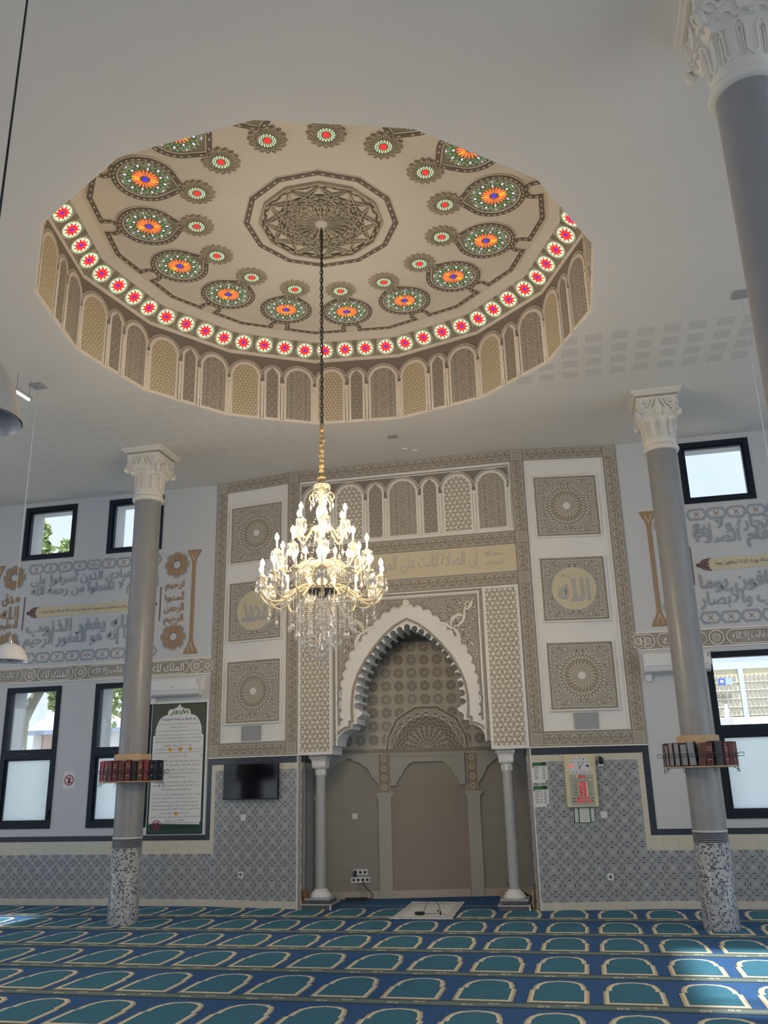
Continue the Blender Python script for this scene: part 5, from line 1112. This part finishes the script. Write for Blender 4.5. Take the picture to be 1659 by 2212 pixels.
# ================= BOOK RACKS
bc={'red':(.36,.02,.03),'maroon':(.12,.018,.028),'brown':(.11,.04,.025),'black':(.012,.012,.016),'navy':(.018,.024,.06),'dark green':(.008,.045,.035),'grey':(.20,.23,.25),'dark red':(.19,.025,.03),'pink':(.45,.06,.12)}
bm_={k:M('cover_'+k.replace(' ','_'),v,.45,var=.15,vs=20) for k,v in bc.items()}; pages=M('page_block',(.27,.30,.31),.8,var=.2,vs=60); gold=M('gilt_print',(.45,.36,.18),.5)
def rack(x,y,side,specs,ng):
    t=thing('book_rack','wooden and wire ring shelf full of books on the %s pillar'%side,'book rack',(x,y,1.79),0,'pillar book racks')
    b=MB(); b.lathe([(.197,0),(.43,0),(.435,.008),(.43,.016),(.197,.016),(.197,0)],24,smooth=False); b.build('shelf_ring',wood,t)
    b=MB(); b.lathe([(.262,.016),(.262,.372),(.250,.378),(.240,.372),(.240,.016)],8,smooth=False,T=Matrix.Rotation(R(12),4,'Z')); b.build('plywood_sleeve',wood,t)
    b=MB()
    for zz in (.125,.155): b.tube([(.452*cos(a*PI/18),.452*sin(a*PI/18),zz) for a in range(36)],.0035,5,closed=True)
    for k in range(8): a=k*PI/4+.2; b.tube([(.452*cos(a),.452*sin(a),.155),(.452*cos(a),.452*sin(a),-.02),(.44*cos(a),.44*sin(a),-.055)],.003,4); b.tube([(.40*cos(a+.05),.40*sin(a+.05),-.004),(.46*cos(a+.05),.46*sin(a+.05),-.03),(.46*cos(a+.05),.46*sin(a+.05),-.06)],.003,4)
    base=math.atan2(-y,-x)
    for s_ in (-1,1):
        a=base+s_*R(86); c_,q=cos(a),sin(a); b.tube([(.45*c_,.45*q,.125),(.50*c_,.50*q,.125),(.50*c_,.50*q,.165),(.45*c_,.45*q,.165)],.004,5)
    b.build('wire_guard',wire,t)
    n=len(specs); tot=sum(s_[1] for s_ in specs); span=R(196); a=base-span/2
    for i,(col,th,fe,tilt) in enumerate(specs):
        dphi=span*th/tot; ac=a+dphi/2; a+=dphi; w_=2*.385*math.tan(dphi/2)*.92; h=.262+.012*sin(i*2.3)
        ordn=('first','second','third','fourth','fifth','sixth','seventh','eighth','ninth','tenth','eleventh','twelfth','thirteenth','fourteenth','fifteenth','sixteenth','seventeenth')[i]
        o=thing('book','%s book%s in the %s pillar rack, %s from the left'%(col,', pages outward' if fe else '',side,ordn),'book',(x+.345*cos(ac),y+.345*sin(ac),1.807),ac+PI/2,'books on the %s pillar rack'%side)
        T=Matrix.Translation((0,0,.004))@Matrix.Rotation(R(tilt),4,'Y'); d=.075
        b=MB(); hw_=w_/2
        if fe: b.box(-hw_,-d,0,-hw_+.006,d,h,T=T); b.box(hw_-.006,-d,0,hw_,d,h,T=T); b.box(-hw_,d-.006,0,hw_,d,h,T=T)
        else: b.box(-hw_,-d,0,-hw_+.006,d,h,T=T); b.box(hw_-.006,-d,0,hw_,d,h,T=T); b.add([(-hw_,-d,0),(-hw_*.6,-d-.008,0),(hw_*.6,-d-.008,0),(hw_,-d,0),(-hw_,-d,h),(-hw_*.6,-d-.008,h),(hw_*.6,-d-.008,h),(hw_,-d,h)],[(0,1,5,4),(1,2,6,5),(2,3,7,6)],T=T)
        b.build('cover',bm_[col],o)
        b=MB(); b.box(-hw_+.006,-d+(.004 if fe else .002),.006,hw_-.006,d-.006 if fe else d-.004,h-.006,T=T); b.build('pages',pages,o)
        if not fe and i%2==0:
            b=MB()
            for zz in (.20,.17,.06): b.box(-hw_*.55,-d-.010,h*zz/.26,hw_*.55,-d-.0085,h*zz/.26+.008,T=T)
            b.build('spine_print',gold,o)
rack(-6.21,11.51,'left',[('red',1.6,0,0),('pink',.8,0,0),('brown',.9,0,8),('maroon',.8,0,0),('maroon',.8,0,0),('brown',.8,0,0),('maroon',.8,0,0),('black',.7,0,0),('brown',.8,0,0),('dark red',.8,0,0),('black',.7,0,0),('navy',.9,0,0),('black',.9,0,0),('navy',1,0,0),('black',.9,0,0)],15)
rack(1.36,11.50,'right',[('black',.7,0,0),('dark green',1.2,1,0),('dark red',1,1,0),('maroon',1,1,0),('navy',.9,1,0),('maroon',1,1,0),('navy',1,1,-3),('brown',.9,0,9),('maroon',1,0,0),('black',1.3,0,0),('maroon',.8,0,0),('maroon',.7,0,0),('brown',.7,0,0),('maroon',.7,0,0),('brown',.7,0,0),('black',.7,0,0)],16)
# ================= THINGS ON THE FLOOR
t=thing('prayer_rug','small white fringed prayer rug lying in front of the niche','rug',(-2.29,12.85,.006))
b=MB(); N=20; M_=14; pts=[(-.385,-.76),(.425,-.76),(.375,.78),(-.41,.78)]
def bl(u,v): 
    a=Vector(pts[0]).lerp(Vector(pts[1]),u); c=Vector(pts[3]).lerp(Vector(pts[2]),u); return a.lerp(c,v)
vs=[];fs=[]
for j in range(M_+1):
    for i in range(N+1): p=bl(i/N,j/M_); vs.append((p.x,p.y,.004+.003*sin(i*.9+j*.5)+.002*sin(j*1.7)))
for j in range(M_):
    for i in range(N): k=j*(N+1)+i; fs.append((k,k+1,k+N+2,k+N+1))
def f_rug(o,x,y,z):
    n=noise(o,6,4); e=gt(mx(ab(x)/.29,ab(y)/.58),1.,.03); return mixc(e,mixc(n,(.66,.67,.69),(.84,.84,.84)),mixc(n,(.55,.555,.56),(.70,.70,.70)))
b.add(vs,fs,0,True); b.build('cloth',M('rug_cloth',rough=.95,fn=f_rug),t)
rf=M('rug_fringe',(.86,.86,.87),.95)
for v_,sg in ((0,-1),(1,1)):
    b=MB()
    for i in range(46):
        p=bl((i+.5)/46,v_); j=random.uniform(-.012,.012); b.poly([(p.x-.010,p.y),(p.x+.010,p.y),(p.x+.012+j,p.y+sg*random.uniform(.04,.075)),(p.x-.006+j,p.y+sg*random.uniform(.04,.075))],.008,.002,axis='z')
    b.build('fringe',rf,t)
t=thing('headset_microphone','black microphone with looping cable on the white prayer rug','microphone',(-2.34,12.36,.014)); b=MB(); b.lathe([(.0,-.07),(.03,-.06),(.038,0),(.03,.06),(.0,.07)],12,T=Matrix.Rotation(R(90),4,'Y')@Matrix.Scale(.6,4,(1,0,0))@Matrix.Translation((-.035,0,0))); b.build('body',black,t)
b=MB(); b.tube(smooth([(.05,0,.03),(.08,.02,.10),(.12,.03,.17),(.19,.03,.18),(.25,.01,.13),(.28,-.01,.04),(.28,-.02,.02)],5),.004,5); b.tube(smooth([(.05,0,.02),(.10,.0,.02),(.16,.03,.012),(.24,.05,.02),(.36,.0,.008)],4),.003,5); b.build('neck_cable',black,t)
b=MB(); b.tube([(.28,-.01,.05),(.28,-.02,.0)],.010,8); b.tube([(.235,.01,.055),(.255,.01,.045)],.012,8); b.build('capsule',black,t)
# leaning wooden stands
t=thing('book_stand','folded carved wooden book stand leaning at the left edge of the niche','book stand',(-4.155,12.975,.004),R(-6)); b=MB()
for s_,d in ((-1,0),(1,.03)): 
    T=Matrix.Rotation(R(-4),4,'X'); b.poly([(-.055,0),(.055,0),(.055,.20),(.035,.235),(0,.25),(-.03,.235),(-.055,.21)],-.012+d,.008+d,holes=[arcp(0,.13,.025,0,360,8)[:-1]] if d==0 else [],T=T)
b.build('board',woodd,t); b=MB(); b.box(-.055,-.03,0,.055,.05,.018); b.build('foot',wood,t)
t=thing('arched_board','dark brown round topped board leaning on the right niche edge','board',(-.86,13.10,.004),R(-86)); b=MB(); b.poly([(-.12,0),(.12,0),(.12,.32)]+arcp(0,.32,.12,0,180,10)[1:],-.012,.008,T=Matrix.Rotation(R(-5),4,'X')); b.build('board',woodd,t)
t=thing('wooden_stick','thin pale wooden stick with foot beside the arched board','stick',(-.875,12.975,.004)); b=MB(); b.box(-.009,-.009,.02,.009,.009,.235); b.build('rod',wood,t); b=MB(); b.box(-.05,-.025,0,.045,.025,.02); b.build('foot',woodd,t)
for k,(dx,dy,tl) in enumerate(((0,0,24),(.06,.03,26),(.12,.06,30))):
    t=thing('leaning_book',('nearest','middle','farthest')[k]+' of three dark books leaning behind the right marble column','book',(-1.13+dx,14.05+dy,.028),R(15),'dark books behind the column'); T=Matrix.Rotation(R(-tl-20),4,'Y')
    b=MB(); b.box(0,-.09,0,.02,.09,.26,T=T); b.build('cover',bm_['black'],t); b=MB(); b.box(.003,-.088,.004,.017,.092,.257,T=T); b.build('pages',pages,t)
b=MB(); b.poly([(-.04,0),(.04,0),(.03,.07),(-.03,.09)],-.01,.01); tag(b.build('wooden_wedge',wood,None,(-1.42,14.28,.004),(0,0,R(12))),'small brown wooden piece on the floor left of the right marble column','wooden piece')
# ================= OUTSIDE
grass=M('asphalt',(.35,.35,.34),.9,var=.1); b=MB(); b.box(-60,13.7,-.4,60,120,-.3); struct(b.build('ground_outside',grass))
leafm=[M('leaf_%s'%n,c,.6,var=.25,vs=3) for n,c in (('mid',(.36,.44,.17)),('light',(.55,.60,.26)),('dark',(.22,.31,.12)))]
bark=M('plane_bark',rough=.8,fn=f_marb((.22,.21,.16),(.45,.43,.36),3))
def tree(x,y,label,fork,crown_,n,seed):
    random.seed(seed); t=thing('tree',label,'tree',(x,y,-.3)); b=MB()
    b.tube(smooth([(-.1,0,0),(0,0,1.5),(-.05,0,3.0),(0,0,4.0)],4),[.30,.29,.28,.27,.26,.25,.24,.24,.23,.22,.21,.20,.20],10)
    for P,r in fork: b.tube(smooth(P,4),[r*(1-.6*i/(4*(len(P)-1))) for i in range(4*(len(P)-1)+1)],8)
    b.build('trunk',bark,t); f=MB()
    for i in range(n):
        cx_,cy_,cz_,rx,rz_=random.choice(crown_); a=random.uniform(0,2*PI); q=random.random()**.5; px,py,pz=cx_+rx*q*cos(a),cy_+rx*random.uniform(-1,1)*.8,cz_+rz_*random.uniform(-1,1)*math.sqrt(max(0,1-q*q*.7))
        s_=random.uniform(.045,.095); T=Matrix.Translation((px,py,pz))@Matrix.Rotation(random.uniform(0,6.3),4,'Z')@Matrix.Rotation(random.uniform(-1.2,1.2),4,'X')@Matrix.Rotation(random.uniform(-1,1),4,'Y')
        f.add([(-s_,0,0),(-s_*.3,0,-s_*.7),(s_*.6,0,-s_*.8),(s_,0,0),(s_*.5,0,s_*.7),(-s_*.2,0,s_*.9)],[(0,1,2,3,4,5)],random.choice((0,0,1,2)),False,T)
    f.build('foliage',leafm,t)
tree(-13.95,20,'plane tree with forked pale trunk outside the left tall window',[([(0,0,3.7),(.25,.1,4.3),(.7,.1,5.0),(1.1,.2,6.2)],.17),([(0,0,3.7),(-.15,0,4.4),(-.1,0,5.4),(.0,0,7.2),(.05,0,8.6)],.16),([(0,0,6.0),(.5,0,7.2),(.9,0,8.0)],.06)],
     [(0,0,5.4,1.5,.8),(1.6,0,5.1,1.0,.9),(.9,0,6.4,1.6,.8),(2.6,0,4.4,.7,.9),(0,0,7.6,.45,.6),(0,0,8.5,.25,.6),(.0,0,8.0,.35,.5),(.9,0,8.1,.22,.35),(2.5,0,5.2,.9,.5),(.6,0,4.75,1.0,.35),(1.2,0,4.3,.35,.45)],5200,5)
t=thing('metal_roof_hall','low hall with ribbed metal roof and wood cladding outside the left window','building',(-18,30,-.3)); b=MB(); b.box(-2.35,0,0,3,8,4.1); b.build('white_wall',M('hall_white',(.75,.75,.72),.8),t)
def f_clad(o,x,y,z): return mixc(noise(vec(x*.3,y,z*5.),3,3),(.36,.22,.17),(.50,.34,.26))
b=MB(); b.box(-1.95,-.06,0,.2,0,4.05); b.build('wood_cladding',M('wood_cladding',rough=.7,fn=f_clad),t)
def f_roof(o,x,y,z): return mixc(gt(sn(x*26.),.2,.4),(.72,.75,.78),(.34,.40,.45))
b=MB(); b.add([(-2.6,-.3,4.15),(3.2,-.3,4.15),(3.2,7,7.6),(-2.6,7,7.6),(-2.6,-.3,4.08),(3.2,-.3,4.08)],[(0,1,2,3),(0,4,5,1)]); b.build('ribbed_roof',M('ribbed_roof',rough=.4,fn=f_roof),t); b=MB(); b.box(-2.6,-.42,4.02,3.2,-.28,4.18); b.build('gutter',M('gutter_blue',(.20,.24,.34),.5),t)
t=thing('apartment_block','yellowish apartment block with grey bands outside the right window','building',(10.5,60,-.3)); 
yel=M('flats_yellow',(.70,.63,.42),.8,var=.08); gb=M('flats_grey',(.50,.56,.66),.8,var=.05); wb_=M('flats_window',(.36,.33,.30),.5,var=.3,vs=6); wh=M('flats_white',(.80,.80,.80),.8)
b=MB(); b.box(-2.2,0,0,8,10,8.55); b.build('facade',yel,t); b=MB(); b.box(-2.3,-.15,8.5,8.2,10,8.95); b.box(1.85,-.2,0,8,0,8.6); b.box(-.45,-.2,0,-.15,0,8.6); b.build('grey_bands',gb,t)
for r in range(7):
    z0=7.75-r*.52
    for c_ in range(13):
        x=-2.15+c_*.27+(.15 if c_>5 else 0)
        if x>1.75 or -.5<x<-.2: continue
        b=MB(); b.poly([(x,z0),(x+.19,z0),(x+.20,z0+.26),(x+.14,z0+.38),(x+.05,z0+.38),(x-.01,z0+.26)],-.06,-.01); b.build('flat_window',wb_,t)
    b=MB(); b.box(-2.2,-.09,z0-.09,1.8,-.0,z0-.04); b.build('floor_ledge',wh,t)
for r in range(6): b=MB(); b.box(2.1,-.6,7.3-r*.8,3.2,-.2,7.75-r*.8); b.build('balcony',gb,t)
b=MB(); b.box(2.0,2,8.9,3.0,4,9.1); b.tube([(2.1,2,9.0),(2.1,2,9.5)],.02,4); b.tube([(2.5,2,9.0),(2.5,2,9.4)],.02,4); b.build('roof_box',gb,t)
sg=thing('roadside_sign','blue rectangular sign with white square symbol in front of the apartment block','sign',(9.15,59.5,-.3)); b=MB(); b.box(-.42,-.05,7.5,-.0,0,7.9); b.build('blue_panel',M('sign_blue',(.05,.13,.48),.5),sg); b=MB(); b.box(0,-.05,7.5,.45,0,7.9); b.build('pale_panel',M('sign_pale',(.35,.45,.75),.5),sg); b=MB(); b.poly(rect(-.31,7.62,-.12,7.8),-.07,-.05); b.poly([(-.25,7.67),(-.2,7.68),(-.17,7.75),(-.22,7.74)],-.08,-.07,mi=1); b.build('white_symbol',[wh,MATS['sign_blue']],sg); b=MB(); b.box(-.02,-.02,0,.04,.02,7.5); b.build('pole',greyplate,sg)
t=thing('low_white_building','low white building in front of the apartment block','building',(9.5,55,-.3)); b=MB(); b.box(-2.2,0,0,4,3.5,5.2); b.build('facade',wh,t); b=MB(); b.box(-2.2,-.05,0,-.85,0,5.15); b.build('grey_wall',M('low_grey',(.50,.49,.50),.8),t)
for x,w_ in ((-1.5,.35),(-.5,.6),(.45,.4)): b=MB(); b.box(x,-.1,4.45,x+w_,-.04,4.85); b.build('window',gb,t)
b=MB(); b.lathe([(0,5.2),(.13,5.2),(.13,5.6),(.16,5.62),(.16,5.7),(.09,5.75),(.09,5.95),(.12,5.97),(.12,6.02),(0,6.05)],10,T=Matrix.Translation((-1.05,1,0))); b.build('chimney',wh,t)
